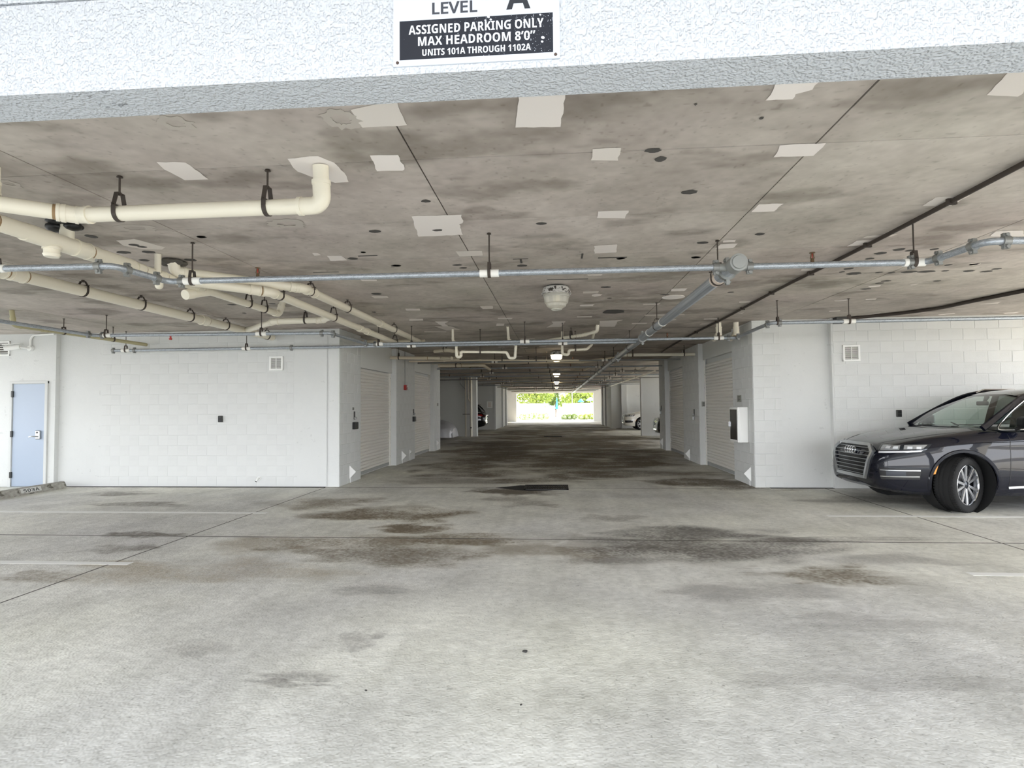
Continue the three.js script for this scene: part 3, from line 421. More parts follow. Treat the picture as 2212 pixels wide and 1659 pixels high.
function wedge(side, y, z, s, label) { // white pyramid shaped cable guard at the foot of the piers
  const g = thing('triangular_guard', label, 'wall guard', onPier(side, y, z)), o = -side, a = [[-1, -1.15], [-1, 1.15], [1.1, 0]].map(([p, q]) => V(0, q * s, p * s * (side < 0 ? -1 : -1))), tip = V(o * s * 0.9, 0, 0.3 * s);
  const pos = []; for (const [p, q] of [[0, 1], [1, 2], [2, 0]]) { const t = [a[p], a[q], tip]; if (o < 0) t.reverse(); for (const v of t) pos.push(v.x, v.y, v.z); }
  const geo = new THREE.BufferGeometry(); geo.setAttribute('position', new THREE.Float32BufferAttribute(pos, 3)); geo.setAttribute('uv', new THREE.Float32BufferAttribute(new Float32Array(pos.length / 3 * 2), 2)); geo.computeVertexNormals();
  const m = M.plastic.clone(); m.side = THREE.DoubleSide; mesh('cover', geo, m, g);
  mesh('conduit', cyl(V(o * 0.012, -y, s * 0.7), V(o * 0.012, -s, s * 0.7), 0.009), M.plastic, g);
}
wedge(-1, 0.22, -11.72, 0.12, 'white triangular guard at the foot of the first left pier'); wedge(-1, 0.21, -15.72, 0.12, 'larger white triangular guard at the foot of the second left pier'); wedge(-1, 0.25, -16.5, 0.06, 'smaller white triangular guard at the foot of the second left pier'); wedge(-1, 0.26, -20.3, 0.09, 'white triangular guard at the foot of the third left pier');
wedge(1, 0.22, -11.38, 0.12, 'white triangular guard under the extinguisher cabinet'); wedge(1, 0.18, -16.4, 0.12, 'white triangular guard at the foot of the second right pier'); wedge(1, 0.25, -20.45, 0.12, 'white triangular guard at the foot of the third right pier');
{ // extinguisher cabinet
  const g = thing('extinguisher_cabinet', 'white steel fire extinguisher cabinet with dark glass front on the right pier', 'cabinet', onPier(1, 1.14, -11.66));
  mesh('case', rbx(-0.17, 0, -0.34, 0.34, -0.2, 0.32, 0.02, 3), M.plastic, g);
  mesh('door_frame', rbx(-0.2, -0.165, -0.335, 0.335, -0.195, 0.315, 0.012), M.plastic, g); mesh('glass', bx(-0.205, -0.2, -0.29, 0.29, -0.15, 0.27), std(0x2b2a27, 0.15), g); mesh('pull', rbx(-0.225, -0.2, -0.05, 0.05, -0.18, -0.165, 0.004), M.chrome, g);
  mesh('side_window', bx(-0.15, -0.02, -0.31, 0.31, -0.204, -0.198), std(0x3a3936, 0.2), g);
}
{ // fire alarm strobe
  const g = thing('fire_alarm', 'red fire alarm horn with white strobe on the second left pier', 'alarm', onPier(-1, 2.07, -15.9));
  mesh('housing', rbx(0, 0.07, -0.07, 0.07, -0.075, 0.075, 0.014, 3), M.red, g); mesh('strobe', rbx(0.065, 0.1, 0.01, 0.055, -0.055, 0.0, 0.01), M.plastic, g); mesh('grille', bx(0.068, 0.075, -0.05, -0.01, -0.04, 0.04), std(0x701612, 0.5), g);
  mesh('conduit', cyl(V(0.02, 0.07, 0), V(0.02, 1.0, 0), 0.011), M.grey, g);
}
{ // the notice on the far left partition and fittings on the far column
  const g = thing('notice_board', 'white notice panel on the far grey partition', 'notice', [-4.38, 1.62, -37.985]);
  mesh('panel', rbx(-0.18, 0.18, -0.22, 0.22, 0, 0.012, 0.004), M.plastic, g); for (let i = 0; i < 5; i++) mesh('print_line', bx(-0.11, 0.11 - 0.03 * (i % 2), 0.12 - i * 0.06, 0.135 - i * 0.06, 0.0125, 0.0135), std(0xb98a6a, 0.7), g);
  const p = thing('column_pipes', 'cream and grey pipes strapped to the partition column in the left bay', 'pipe', [-4.5, 0, -29.3]);
  mesh('riser', cyl(V(0.18, 0, 0), V(0.18, 3.06, 0), 0.06), M.cream, p); mesh('riser', cyl(V(-0.1, 0, 0), V(-0.1, 3.06, 0), 0.03), M.creamOld, p); mesh('riser', tube(fillet([V(0.04, 3.06, 0), V(0.04, 1.9, 0), V(0.18, 1.7, 0.02)], 0.1), 0.035), M.cream, p);
  mesh('riser', tube(fillet([V(-0.36, 3.06, 0), V(-0.36, 2.7, 0), V(-0.1, 2.4, 0)], 0.1), 0.03), M.grey, p); mesh('clamp', bx(-0.25, 0.12, 1.12, 1.145, -0.02, 0.05), M.darkSteel, p); mesh('valve', cyl(V(0.18, 0.45, 0.05), V(0.18, 0.45, 0.1), 0.035), M.darkSteel, p);
}
// ---------------------------------------------------------------- entrance sign
{
  const g = thing('entrance_sign', 'white and black sign reading ASSIGNED PARKING ONLY on the stucco beam', 'sign', [-0.278, 2.784, FRONT]);
  const Wm = 0.61, Hm = 0.46, S = 3000, cv = document.createElement('canvas'); cv.width = Math.round(Wm * S); cv.height = Math.round(Hm * S); const t = cv.getContext('2d');
  const X = (x) => (x + 0.583) * S, Yy = (y) => (Hm - (y - 2.784)) * S;
  t.fillStyle = '#c3c8d0'; t.fillRect(0, 0, cv.width, cv.height);
  const px0 = X(-0.56), px1 = X(0.0035), py0 = Yy(2.953), py1 = Yy(2.806);
  t.fillStyle = '#171a24'; t.fillRect(px0, py0, px1 - px0, py1 - py0);
  const fit = (s, x0, x1, base, cap, w, col, st = 0) => { t.fillStyle = col; t.font = w + ' ' + Math.round(cap * S / 0.72) + 'px sans-serif'; t.textAlign = 'left'; t.textBaseline = 'alphabetic'; const m = t.measureText(s).width; t.save(); t.translate(X(x0), Yy(base)); t.scale((x1 - x0) * S / m, 1); if (st) { t.strokeStyle = col; t.lineWidth = st; t.strokeText(s, 0, 0); } t.fillText(s, 0, 0); t.restore(); };
  fit('LEVEL', -0.443, -0.271, 2.973, 0.042, 'normal', '#3b3d44', 9); fit('A', -0.165, -0.077, 2.973, 0.09, 'bold', '#26282e');
  fit('ASSIGNED PARKING ONLY', -0.526, -0.03, 2.901, 0.0335, 'bold', '#e4e8ee'); fit('MAX HEADROOM 8\u20190\u201D', -0.495, -0.06, 2.8565, 0.0335, 'bold', '#e4e8ee'); fit('UNITS 101A THROUGH 1102A', -0.478, -0.077, 2.8185, 0.0245, 'bold', '#e4e8ee');
  // worn paint: chips and scratches
  t.fillStyle = '#d8dce4'; for (let i = 0; i < 260; i++) { const e = Math.pow(rnd(), 0.4), x = px0 + (px1 - px0) * e, y = py0 + (py1 - py0) * rnd(), r = 1 + 4 * rnd() * rnd(); t.beginPath(); t.ellipse(x, y, r, r * (0.5 + rnd()), rnd() * 3, 0, 6.3); t.fill(); }
  t.strokeStyle = '#d8dce4'; for (let i = 0; i < 26; i++) { t.lineWidth = 1 + 3 * rnd(); const x = px0 + (px1 - px0) * (0.45 + 0.55 * rnd()), y = py0 + (py1 - py0) * (rnd() < 0.5 ? rnd() * 0.2 : rnd()); t.beginPath(); t.moveTo(x, y); t.lineTo(x + (rnd() - 0.6) * 30, y + 10 + rnd() * 40); t.stroke(); }
  for (const [a, b, r] of [[0.585, 0.02, 16], [0.6, 0.09, 14], [0.565, 0.1, 12], [0.37, 0.22, 12], [0.92, 0.04, 12], [0.935, 0.62, 20], [0.93, 0.72, 14], [0.87, 0.12, 10]]) { t.beginPath(); t.ellipse(px0 + (px1 - px0) * a, py0 + (py1 - py0) * b, r, r * 0.8, 0.4, 0, 6.3); t.fill(); }
  const ct = new THREE.CanvasTexture(cv); ct.colorSpace = THREE.SRGBColorSpace; ct.anisotropy = 8;
  mesh('panel', bx(-Wm / 2, Wm / 2, 0, Hm, 0, 0.006), std(0xc3c8d0, 0.6), g);
  const p = new THREE.PlaneGeometry(Wm - 0.002, Hm - 0.002); p.translate(0, Hm / 2, 0.0065); mesh('print', p, std(0xffffff, 0.75, 0, { map: ct }), g);
  for (const x of [-0.289, 0.289]) for (const y of [0.014, Hm - 0.014]) mesh('screw', cyl(V(x, y, 0.006), V(x, y, 0.0095), 0.0062, 0.005, 10), std(0x5a4a42, 0.5, 0.5), g);
}
// ---------------------------------------------------------------- floor drain grate and litter
function grate(x0, x1, z0, z1, n, label) {
  const cx = (x0 + x1) / 2, cz = (z0 + z1) / 2, g = thing('drain_grate', label, 'drain', [cx, 0, cz]), w = x1 - x0, d = z0 - z1, iron = std(0x1f1d1b, 0.7, 0.1);
  mesh('pit_shade', bx(-w / 2, w / 2, 0.0, 0.002, -d / 2, d / 2), M.black, g);  // flat black plate painted as the shade of the hollow below
  for (const e of [-1, 1]) { mesh('rim', bx(-w / 2, w / 2, 0, 0.014, e * (d / 2 - 0.02) - 0.02, e * (d / 2 - 0.02) + 0.02), iron, g); mesh('rim', bx(e * (w / 2 - 0.02) - 0.02, e * (w / 2 - 0.02) + 0.02, 0, 0.0135, -d / 2, d / 2), iron, g); }
  for (let i = 0; i < n; i++) { const x = -w / 2 + 0.04 + (w - 0.08) * (i + 0.5) / n; mesh('bar', bx(x - 0.008, x + 0.008, 0.002, 0.013, -d / 2 + 0.03, d / 2 - 0.03), iron, g); }
  mesh('cross_bar', bx(-w / 2, w / 2, 0.002, 0.0132, -0.015, 0.015), iron, g);
}
grate(-0.62, 0.2, -10.7, -11.3, 16, 'cast iron drain grate in the floor joint at the mouth of the covered aisle');
grate(-0.65, 0.25, -28.7, -29.3, 12, 'cast iron drain grate far along the dark aisle');
{
  const leaf = (x, z, s, label, n = 7) => { const ps = []; for (let i = 0; i < n; i++) { const q = new THREE.IcosahedronGeometry(s * (0.35 + 0.4 * rnd()), 1); q.scale(1, 0.5, 1); q.translate((rnd() - 0.5) * s, s * 0.18, (rnd() - 0.5) * s); ps.push(q); } single('litter', merge(ps), std(0x3b3936, 0.8), label, 'litter').position.set(x, 0, z); };
  leaf(-0.218, -3.697, 0.02, 'dark crumpled scrap lying alone on the pale concrete drive'); leaf(-1.05, -3.15, 0.008, 'tiny dark grit lump on the pale drive', 4); leaf(-0.2, -3.05, 0.007, 'tiny dark grit lump near the crumpled scrap', 4);
}
// ---------------------------------------------------------------- ceiling lamps
{
  const enamel = tex(256, 128, (u, v, c) => { const n = fbm(u * 40, v * 16, 3); const k = 214 - 150 * sm(0.56, 0.64, n); c[0] = k; c[1] = k - 3; c[2] = k - 8; });
  const housing = std(0xffffff, 0.5, 0, { map: enamel }), glass = phys({ color: 0xf4f1e6, roughness: 0.35, transmission: 0.6, thickness: 0, ior: 1.5, specularIntensity: 1, flatShading: true }), rim = std(0xc9c8c0, 0.35, 0.3);
  const L = (pts, n = 32) => new THREE.LatheGeometry(pts.map(([r, y]) => new THREE.Vector2(r, y)), n);
  const build = (z, label, group, lit) => {
    const g = thing('ceiling_lamp', label, 'lamp', [0.012, CH, z], group);
    mesh('canopy', cyl(V(0, -0.025, 0), V(0, 0, 0), 0.12, 0.12, 24), M.darkSteel, g);
    mesh('housing', L([[0.001, -0.02], [0.148, -0.02], [0.165, -0.03], [0.193, -0.105], [0.193, -0.115], [0.17, -0.115]]), housing, g);
    const lens = mesh('lens', L([[0.166, -0.11], [0.166, -0.145], [0.16, -0.15], [0.15, -0.225], [0.13, -0.24], [0.12, -0.27], [0.07, -0.305], [0.001, -0.315]], 20).toNonIndexed(), glass, g); lens.geometry.computeVertexNormals();
    mesh('ring', L([[0.168, -0.142], [0.171, -0.146], [0.168, -0.152], [0.16, -0.15]], 28), rim, lens);
    mesh('end_ring', (() => { const t = new THREE.TorusGeometry(0.065, 0.006, 6, 24); t.rotateX(Math.PI / 2); t.translate(0, -0.308, 0); return t; })(), rim, lens);
    const bulb = mesh('bulb', (() => { const b = new THREE.SphereGeometry(0.045, 14, 10); b.scale(1, 1.5, 1); b.translate(0, -0.15, 0); return b; })(), std(0xfff6e0, 0.5, 0, lit ? { emissive: 0xfff0d8, emissiveIntensity: 0.25 } : {}), g);
    if (!lit) return;
    const l = new THREE.PointLight(0xfff0d8, 0.45, 0, 2); l.position.set(0, -0.15, 0); l.castShadow = true; l.shadow.radius = 3; l.name = 'light'; g.add(l);
  };
  build(-7.48, 'jar shaped ceiling lamp with speckled white housing in front of the twin sprinkler pipes');
  for (const z of [-16.5, -25.4, -34.4, -43.4]) build(z, 'jar shaped ceiling lamp hanging along the deep covered aisle', 'lamps along the deep aisle', true);
}
// ---------------------------------------------------------------- pipes under the ceiling
const axisOf = (d) => d.clone().setY(0).normalize();
function clevisGeo(p, dir, r, gapUp = 0.085, w = 0.028) { // strap loop with a peaked yoke, round a pipe at p
  const R = r + 0.006, n = 12, outer = [], inner = [], t = 0.006;
  const loop = (R, o) => { const pts = []; for (let i = 0; i <= n; i++) { const a = Math.PI + Math.PI * i / n; pts.push([R * Math.cos(a), R * Math.sin(a)]); } pts.push([R, r * 0.7], [0.03 - o, r + gapUp - o], [-0.03 + o, r + gapUp - o], [-R, r * 0.7]); return pts; };
  const s = new THREE.Shape(loop(R, 0).map((q) => new THREE.Vector2(...q))); s.holes.push(new THREE.Path(loop(R - t, t).map((q) => new THREE.Vector2(...q))));
  const g = new THREE.ExtrudeGeometry(s, { depth: w, bevelEnabled: false }); g.translate(0, 0, -w / 2);
  const bolt = cyl(V(-R - 0.012, r * 0.95, 0), V(R + 0.012, r * 0.95, 0), 0.005, 0.005, 8);
  const m = merge([g, bolt]); const q = new THREE.Quaternion().setFromUnitVectors(V(0, 0, 1), axisOf(dir)); m.applyQuaternion(q); m.translate(p.x, p.y, p.z); return m;
}
function hanger(parent, p, dir, r, mat = M.rust, gapUp = 0.085) {
  const top = Math.min(gapUp, CH - p.y - r - 0.012), c = mesh('hanger', clevisGeo(p, dir, r, Math.max(0.03, top)), mat, parent);
  mesh('rod', merge([cyl(V(p.x, p.y + r + top - 0.012, p.z), V(p.x, CH - 0.004, p.z), 0.0065, 0.0065, 8), cyl(V(p.x, CH - 0.012, p.z), V(p.x, CH - 0.0035, p.z), 0.02, 0.016, 10), cyl(V(p.x, p.y + r + top - 0.014, p.z), V(p.x, p.y + r + top + 0.006, p.z), 0.012, 0.012, 6)]), mat, c);
}
function collar(parent, p, d, r, len, mat, name = 'coupling') { const a = p.clone().addScaledVector(d, -len / 2), b = p.clone().addScaledVector(d, len / 2); return mesh(name, merge([cyl(a, b, r * 1.12, r * 1.12, 18), cyl(a.clone().addScaledVector(d, -0.004), a.clone().addScaledVector(d, 0.014), r * 1.19, r * 1.19, 18), cyl(b.clone().addScaledVector(d, -0.014), b.clone().addScaledVector(d, 0.004), r * 1.19, r * 1.19, 18)]), mat, parent); }
function interp(pts, t) { let L = 0; const seg = []; for (let i = 1; i < pts.length; i++) { const l = pts[i].distanceTo(pts[i - 1]); seg.push(l); L += l; } let s = t * L; for (let i = 0; i < seg.length; i++) { if (s <= seg[i] || i === seg.length - 1) return [pts[i].clone().lerp(pts[i + 1], s / seg[i]), pts[i + 1].clone().sub(pts[i]).normalize()]; s -= seg[i]; } }
// solvent-welded drain run: straight lengths, elbows with bells, couplings, hangers
function drain(label, raw, r, o = {}) {
  const g = thing('drain_pipe', label, 'pipe', [0, 0, 0], o.group), mat = o.mat || M.cream, pts = raw.map((p) => V(p[0], Math.min(p[1], CH - 0.006), p[2])), B = o.bend || r * 2.6;
  let start = pts[0].clone();
  for (let i = 1; i < pts.length; i++) {
    let end = pts[i].clone();
    if (i < pts.length - 1) {
      const a = pts[i - 1].clone().sub(pts[i]), b = pts[i + 1].clone().sub(pts[i]), la = a.length(), lb = b.length(); a.normalize(); b.normalize(); const ang = Math.acos(THREE.MathUtils.clamp(a.dot(b), -1, 1)), t = Math.min(B / Math.tan(ang / 2), la * 0.45, lb * 0.45);
      end = pts[i].clone().addScaledVector(a, t); const nxt = pts[i].clone().addScaledVector(b, t);
      mesh('pipe', cyl(start, end, r, r, 18), mat, g);
      const ext = 0.02, e0 = end.clone().addScaledVector(a, ext), e1 = nxt.clone().addScaledVector(b, ext);
      const el = mesh('elbow', tube(fillet([e0, pts[i], e1], B, 8), r * 1.1, 16), mat, g);
      mesh('bell', merge([cyl(e0.clone().addScaledVector(a, r * 0.5), e0, r * 1.2, r * 1.2, 18), cyl(e1.clone().addScaledVector(b, r * 0.5), e1, r * 1.2, r * 1.2, 18)]), mat, el);
      start = nxt;
    } else mesh('pipe', cyl(start, end, r, r, 18), mat, g);
  }
  for (const t of o.couplings || []) { const [p, d] = interp(pts, t); collar(g, p, d, r, r * 2.2, mat); mesh('glue_band', cyl(p.clone().addScaledVector(d, r * 1.15), p.clone().addScaledVector(d, r * 1.55), r * 1.015, r * 1.015, 18, true), M.glue, g); }
  for (const [t, gap] of o.hangers || []) { const [p, d] = interp(pts, t); hanger(g, p, d, r, M.rust, gap || 0.085); }
  if (o.stop) for (const q of o.stop) { const p = V(...q), k = []; for (let i = 0; i < 12; i++) { const br = 0.025 + 0.03 * rnd(), ys = 0.3 + 0.6 * rnd(), b = new THREE.IcosahedronGeometry(br, 1), a = rnd() * 6.28, rr = r * (1.0 + 0.9 * rnd()); b.scale(1.3, ys, 1.3); b.translate(p.x + rr * Math.cos(a), CH - 0.004 - br * ys, p.z + rr * Math.sin(a)); k.push(b); } mesh('fire_stop_foam', merge(k), o.stopMat || M.black, g); }
  return g;
}
const BASE = [];
drain('cream drain pipe with a big elbow rising through the white ceiling patch near the entrance', [[-1.48, CH, -3.55], [-1.48, 2.83, -3.58], [-3.15, 2.827, -3.59], [-4.3, 2.845, -2.75]], 0.05, { couplings: [0.59], hangers: [[0.183], [0.487]], bend: 0.13 });
{ const g = drain('short cream riser dropping from a dark ceiling hole onto the entrance pipe', [[-3.52, CH, -3.36], [-3.52, 2.9, -3.36]], 0.035, { couplings: [0.8] }); }
{ const g = drain('long cream drain run with black fire stop and cleanout tee', [[-4.0, 2.885, -2.5], [-3.97, 2.885, -5.15]], 0.062, { couplings: [0.46, 0.78], stop: [[-4.02, CH, -4.45]] });
  mesh('riser', cyl(V(-4.0, 2.9, -4.45), V(-4.0, CH - 0.006, -4.45), 0.052, 0.052, 16), M.cream, g); mesh('tee', cyl(V(-3.99, 2.885, -4.05), V(-3.985, 2.885, -4.75), 0.069, 0.069, 18), M.cream, g);
  mesh('cleanout', merge([cyl(V(-3.99, 2.885, -4.3), V(-3.99, 2.77, -4.3), 0.055, 0.055, 18), cyl(V(-3.99, 2.83, -4.3), V(-3.99, 2.812, -4.3), 0.066, 0.066, 18), cyl(V(-3.99, 2.775, -4.3), V(-3.99, 2.752, -4.3), 0.062, 0.05, 18)]), M.cream, g); }
{ const g = drain('thinner cream drain pipe with stub and wye behind the galvanized offset', [[-3.97, 2.885, -5.15], [-3.95, 2.88, -8.02], [-3.9, CH, -8.05]], 0.044, { couplings: [0.03, 0.13, 0.33], hangers: [[0.67], [0.8]] });
  mesh('riser', cyl(V(-3.93, 2.89, -5.45), V(-3.93, CH - 0.006, -5.45), 0.03, 0.03, 14), M.cream, g); mesh('drop_stub', merge([cyl(V(-3.95, 2.89, -5.5), V(-3.95, 2.77, -5.5), 0.038, 0.038, 16), new THREE.SphereGeometry(0.038, 14, 10).translate(-3.95, 2.77, -5.5)]), M.cream, g);
  mesh('wye', merge([cyl(V(-3.95, 2.88, -6.35), V(-4.0, 2.79, -6.05), 0.05, 0.05, 16), cyl(V(-3.99, 2.81, -6.1), V(-4.01, 2.775, -6.0), 0.06, 0.055, 16)]), M.cream, g); }
drain('long cream drain pipe on five clevis hangers running into the left block wall', [[-5.62, 2.965, -2.5], [-5.58, 2.93, -11.06]], 0.066, { couplings: [0.34, 0.365, 0.74], hangers: [[0.464, 0.05], [0.577, 0.05], [0.7, 0.05], [0.812, 0.05], [0.975, 0.05]] });
drain('upper cream drain pipe of the pair bending from a stained elbow towards the aisle', [[-3.92, CH, -5.66], [-3.92, 2.96, -5.7], [-2.98, 2.952, -6.66], [-2.94, 2.945, -12.35]], 0.052, { couplings: [0.19, 0.24, 0.62], hangers: [[0.232, 0.05], [0.405, 0.05], [0.732, 0.05]], stop: [[-3.95, CH, -5.7]], stopMat: std(0x57534c, 0.9) });
drain('lower cream drain pipe of the pair beneath its twin', [[-3.78, 2.86, -5.75], [-3.22, 2.85, -6.35], [-3.24, 2.83, -11.95]], 0.05, { couplings: [0.1, 0.6, 0.66], hangers: [[0.16, 0.1], [0.42, 0.1], [0.93, 0.1]] });
drain('cream branch pipe joining the wall run to the lower pipe of the pair', [[-5.52, 2.935, -10.0], [-4.5, 2.92, -8.97], [-3.66, 2.915, -8.88], [-3.28, 2.86, -8.25]], 0.048, { couplings: [0.45], hangers: [[0.66]] });
drain('old olive drain pipe elbow dropping by the security camera', [[-8.34, CH, -8.3], [-8.32, 2.845, -8.32], [-8.2, 2.828, -11.06]], 0.034, { mat: M.olive, couplings: [0.25], hangers: [[0.37, 0.06], [0.72, 0.06]] });
drain('cream cross pipe at the ends of the pipe pair', [[-4.6, 2.968, -12.47], [-2.85, 2.955, -12.47]], 0.045, { mat: M.creamOld, couplings: [0.5], hangers: [[0.15, 0.05]] });
drain('pale drain with two P traps hanging under the galvanized pair', [[-2.05, CH, -11.45], [-2.05, 2.86, -11.47], [-1.99, 2.77, -11.5], [-1.99, 2.53, -11.55], [-1.9, 2.53, -11.55], [-1.9, 2.63, -11.55], [-0.99, 2.61, -11.6], [-0.93, 2.49, -11.6], [-0.82, 2.49, -11.6], [-0.8, 2.74, -11.6], [-0.93, 2.85, -11.4], [-0.93, CH, -11.2]], 0.026, { bend: 0.05, hangers: [[0.42]] });
drain('pale drain elbow dropping through the ceiling patch right of the lamp', [[0.8, CH, -11.2], [0.79, 2.95, -11.22], [0.55, 2.91, -11.4], [-0.6, 2.84, -12.2]], 0.032, { couplings: [0.3], hangers: [[0.4]] });
drain('pale drain P trap under the white tag behind the lamp', [[0.13, CH, -12.1], [0.13, 2.6, -12.1], [0.25, 2.58, -12.1], [0.27, 2.68, -12.1], [0.64, 2.7, -12.15], [0.74, 2.79, -12.2], [0.8, CH, -12.25]], 0.026, { bend: 0.06, hangers: [[0.55]] });
for (const [x, w] of [[3.06, 'outer'], [3.38, 'inner']]) drain('short cream drop elbow by the first right pier, ' + w + ' of two', [[x, CH, -11.2], [x + 0.01, 2.86, -11.22], [x + 0.06, 2.82, -11.75]], 0.05, { bend: 0.1, couplings: [0.25] });
drain('straight cream drain pipe running into the second right pier', [[1.75, 2.85, -15.5], [3.62, 2.84, -15.5]], 0.042, { couplings: [0.03, 0.1], hangers: [[0.14], [0.85]] });
drain('cream drain stub run with coupling in front of the second left roll up door', [[-4.22, 2.79, -14.55], [-2.9, 2.755, -14.5], [-2.55, 2.72, -14.1]], 0.04, { mat: M.creamOld, couplings: [0.5], hangers: [[0.12]] });
drain('looped cream trap cluster left of the aisle', [[-2.95, 2.88, -14.0], [-2.55, 2.87, -13.6], [-2.35, 2.84, -13.9], [-2.45, 2.75, -14.5], [-2.9, 2.73, -14.9]], 0.042, { bend: 0.1, mat: M.creamOld, hangers: [[0.2]] });
drain('thin pale pipe sagging across the aisle behind the P traps', [[-3.9, 2.74, -15.2], [-2.0, 2.75, -15.3], [0.6, 2.72, -15.4]], 0.022, { mat: M.creamOld, hangers: [[0.55], [0.75]] });
drain('cream capped drain cluster over the left bay', [[-3.6, 2.78, -17.6], [-2.2, 2.77, -17.5], [-2.1, 2.7, -18.3]], 0.045, { mat: M.creamOld, couplings: [0.3], bend: 0.1, hangers: [[0.25]] });

// galvanized sprinkler pipe: smooth tube, grooved couplings, white tag sleeves on ring hangers, upright heads
function grooved(parent, p, d, r) {
  const s = Math.abs(d.y) > 0.9 ? V(1, 0, 0) : V(0, 1, 0), ks = [cyl(p.clone().addScaledVector(d, -0.026), p.clone().addScaledVector(d, 0.026), r * 1.38, r * 1.38, 16)];
  for (const e of [-1, 1]) { const c = p.clone().addScaledVector(s, e * r * 1.65), n = d.clone().cross(s).normalize(); ks.push(cyl(c.clone().addScaledVector(n, -0.028), c.clone().addScaledVector(n, 0.028), 0.013, 0.013, 8)); const lug = new THREE.BoxGeometry(0.045, r * 0.9, 0.03); lug.applyQuaternion(new THREE.Quaternion().setFromUnitVectors(V(1, 0, 0), d)); lug.translate(c.x, c.y, c.z); ks.push(lug); }
  mesh('coupling', merge(ks), M.coupling, parent);
}
M.coupling = std(0x8f908d, 0.45, 0.5);
function sprinkler(label, raw, r, o = {}) {
  const g = thing(o.name || 'sprinkler_pipe', label, 'pipe', [0, 0, 0], o.group), pts = raw.map((p) => V(...p)), path = fillet(pts, o.bend || 0.07, 6);
  mesh('pipe', tube(path, r, 16), o.mat || M.galv, g);
  for (let i = 1; i < pts.length - 1; i++) for (const [a, b] of [[i, i - 1], [i, i + 1]]) { const d = pts[b].clone().sub(pts[a]).normalize(); grooved(g, pts[a].clone().addScaledVector(d, 0.13), d, r); }
  for (const x of o.couple || []) { const [p, d] = interp(pts, x); grooved(g, p, d, r); }
  for (const x of o.tags || []) {
    const [p, d] = interp(pts, x), h = 0.085;
    mesh('tag_sleeve', cyl(p.clone().addScaledVector(d, -h), p.clone().addScaledVector(d, h), r * 1.3, r * 1.3, 16), M.tag, g); hanger(g, p, d, r * 1.3, M.rust, 0.06);
  }
  for (const x of o.hangs || []) { const [p, d] = interp(pts, x); hanger(g, p, d, r, M.rust, 0.06); }
  for (const x of o.heads || []) {
    const [p] = interp(pts, x), up = o.down ? -1 : 1, hd = mesh('sprinkler_head', merge([cyl(V(p.x, p.y, p.z), V(p.x, p.y + up * (r + 0.03), p.z), 0.017, 0.014, 10), cyl(V(p.x - 0.016, p.y + up * (r + 0.028), p.z), V(p.x - 0.006, p.y + up * (r + 0.075), p.z), 0.005, 0.005, 6), cyl(V(p.x + 0.016, p.y + up * (r + 0.028), p.z), V(p.x + 0.006, p.y + up * (r + 0.075), p.z), 0.005, 0.005, 6)]), M.brass, g);
    mesh('deflector', cyl(V(p.x, p.y + up * (r + 0.074), p.z), V(p.x, p.y + up * (r + 0.08), p.z), 0.024, 0.024, 14), M.brass, hd); mesh('bulb', cyl(V(p.x, p.y + up * (r + 0.03), p.z), V(p.x, p.y + up * (r + 0.07), p.z), 0.004, 0.004, 6), M.red, hd);
  }
  return g;
}
const f1 = (x, p) => { let L = 0, at = 0; for (let i = 1; i < p.length; i++) { const a = p[i - 1], b = p[i], l = Math.hypot(a[0] - b[0], a[1] - b[1], a[2] - b[2]); if (x[1] === i) at = L + l * x[0]; L += l; } return at / L; };
{
  const p = [[-8, 2.76, -4.58], [-3.68, 2.735, -4.56], [-3.58, 2.718, -5.11], [3.12, 2.715, -5.11], [3.17, 2.715, -4.5], [8, 2.7, -4.46]], on = (x) => f1([(x + 3.58) / 6.7, 3], p);
  sprinkler('galvanized sprinkler branch pipe with white tags crossing the whole entrance bay', p, 0.027, { tags: [on(-3.349), on(-0.583), on(3.016), f1([0.755, 1], p)], heads: [on(-2.72), on(2.19)] });
  const q = [[-7.52, 2.75, -4.8], [-7.5, 2.745, -8.92], [-3.56, 2.712, -8.92], [-3.5, 2.712, -10.62], [3.2, 2.715, -10.62], [3.2, 2.74, -8.93], [9, 2.74, -8.85]];
  const on2 = (x) => f1([(x + 7.5) / 3.94, 2], q), on4 = (x) => f1([(x + 3.5) / 6.7, 4], q), on6 = (x) => f1([(x - 3.2) / 5.8, 6], q);
  const stepPipe = sprinkler('galvanized sprinkler pipe stepping back round both front walls', q, 0.027, { tags: [on2(-7.3), on2(-4.68), on4(-3.3), on4(-0.568), on4(2.9), on6(4.318)], hangs: [on6(3.3)], heads: [on4(2.0)] });
  mesh('pendent_head', merge([cyl(V(-6.2, 2.735, -8.92), V(-6.2, 2.675, -8.92), 0.016, 0.014, 10), cyl(V(-6.2, 2.675, -8.92), V(-6.2, 2.65, -8.92), 0.026, 0.02, 12)]), M.red, stepPipe);
  const s = [[-8.75, 2.70, -10.87], [1.525, 2.695, -10.87]], on3 = (x) => (x + 8.75) / 10.275;
  sprinkler('galvanized sprinkler pipe close in front of the left block wall', s, 0.027, { tags: [on3(-8.48), on3(-6.0), on3(-2.738), on3(0.126)], couple: [0.001, on3(-8.3), on3(-5.1)] });
}
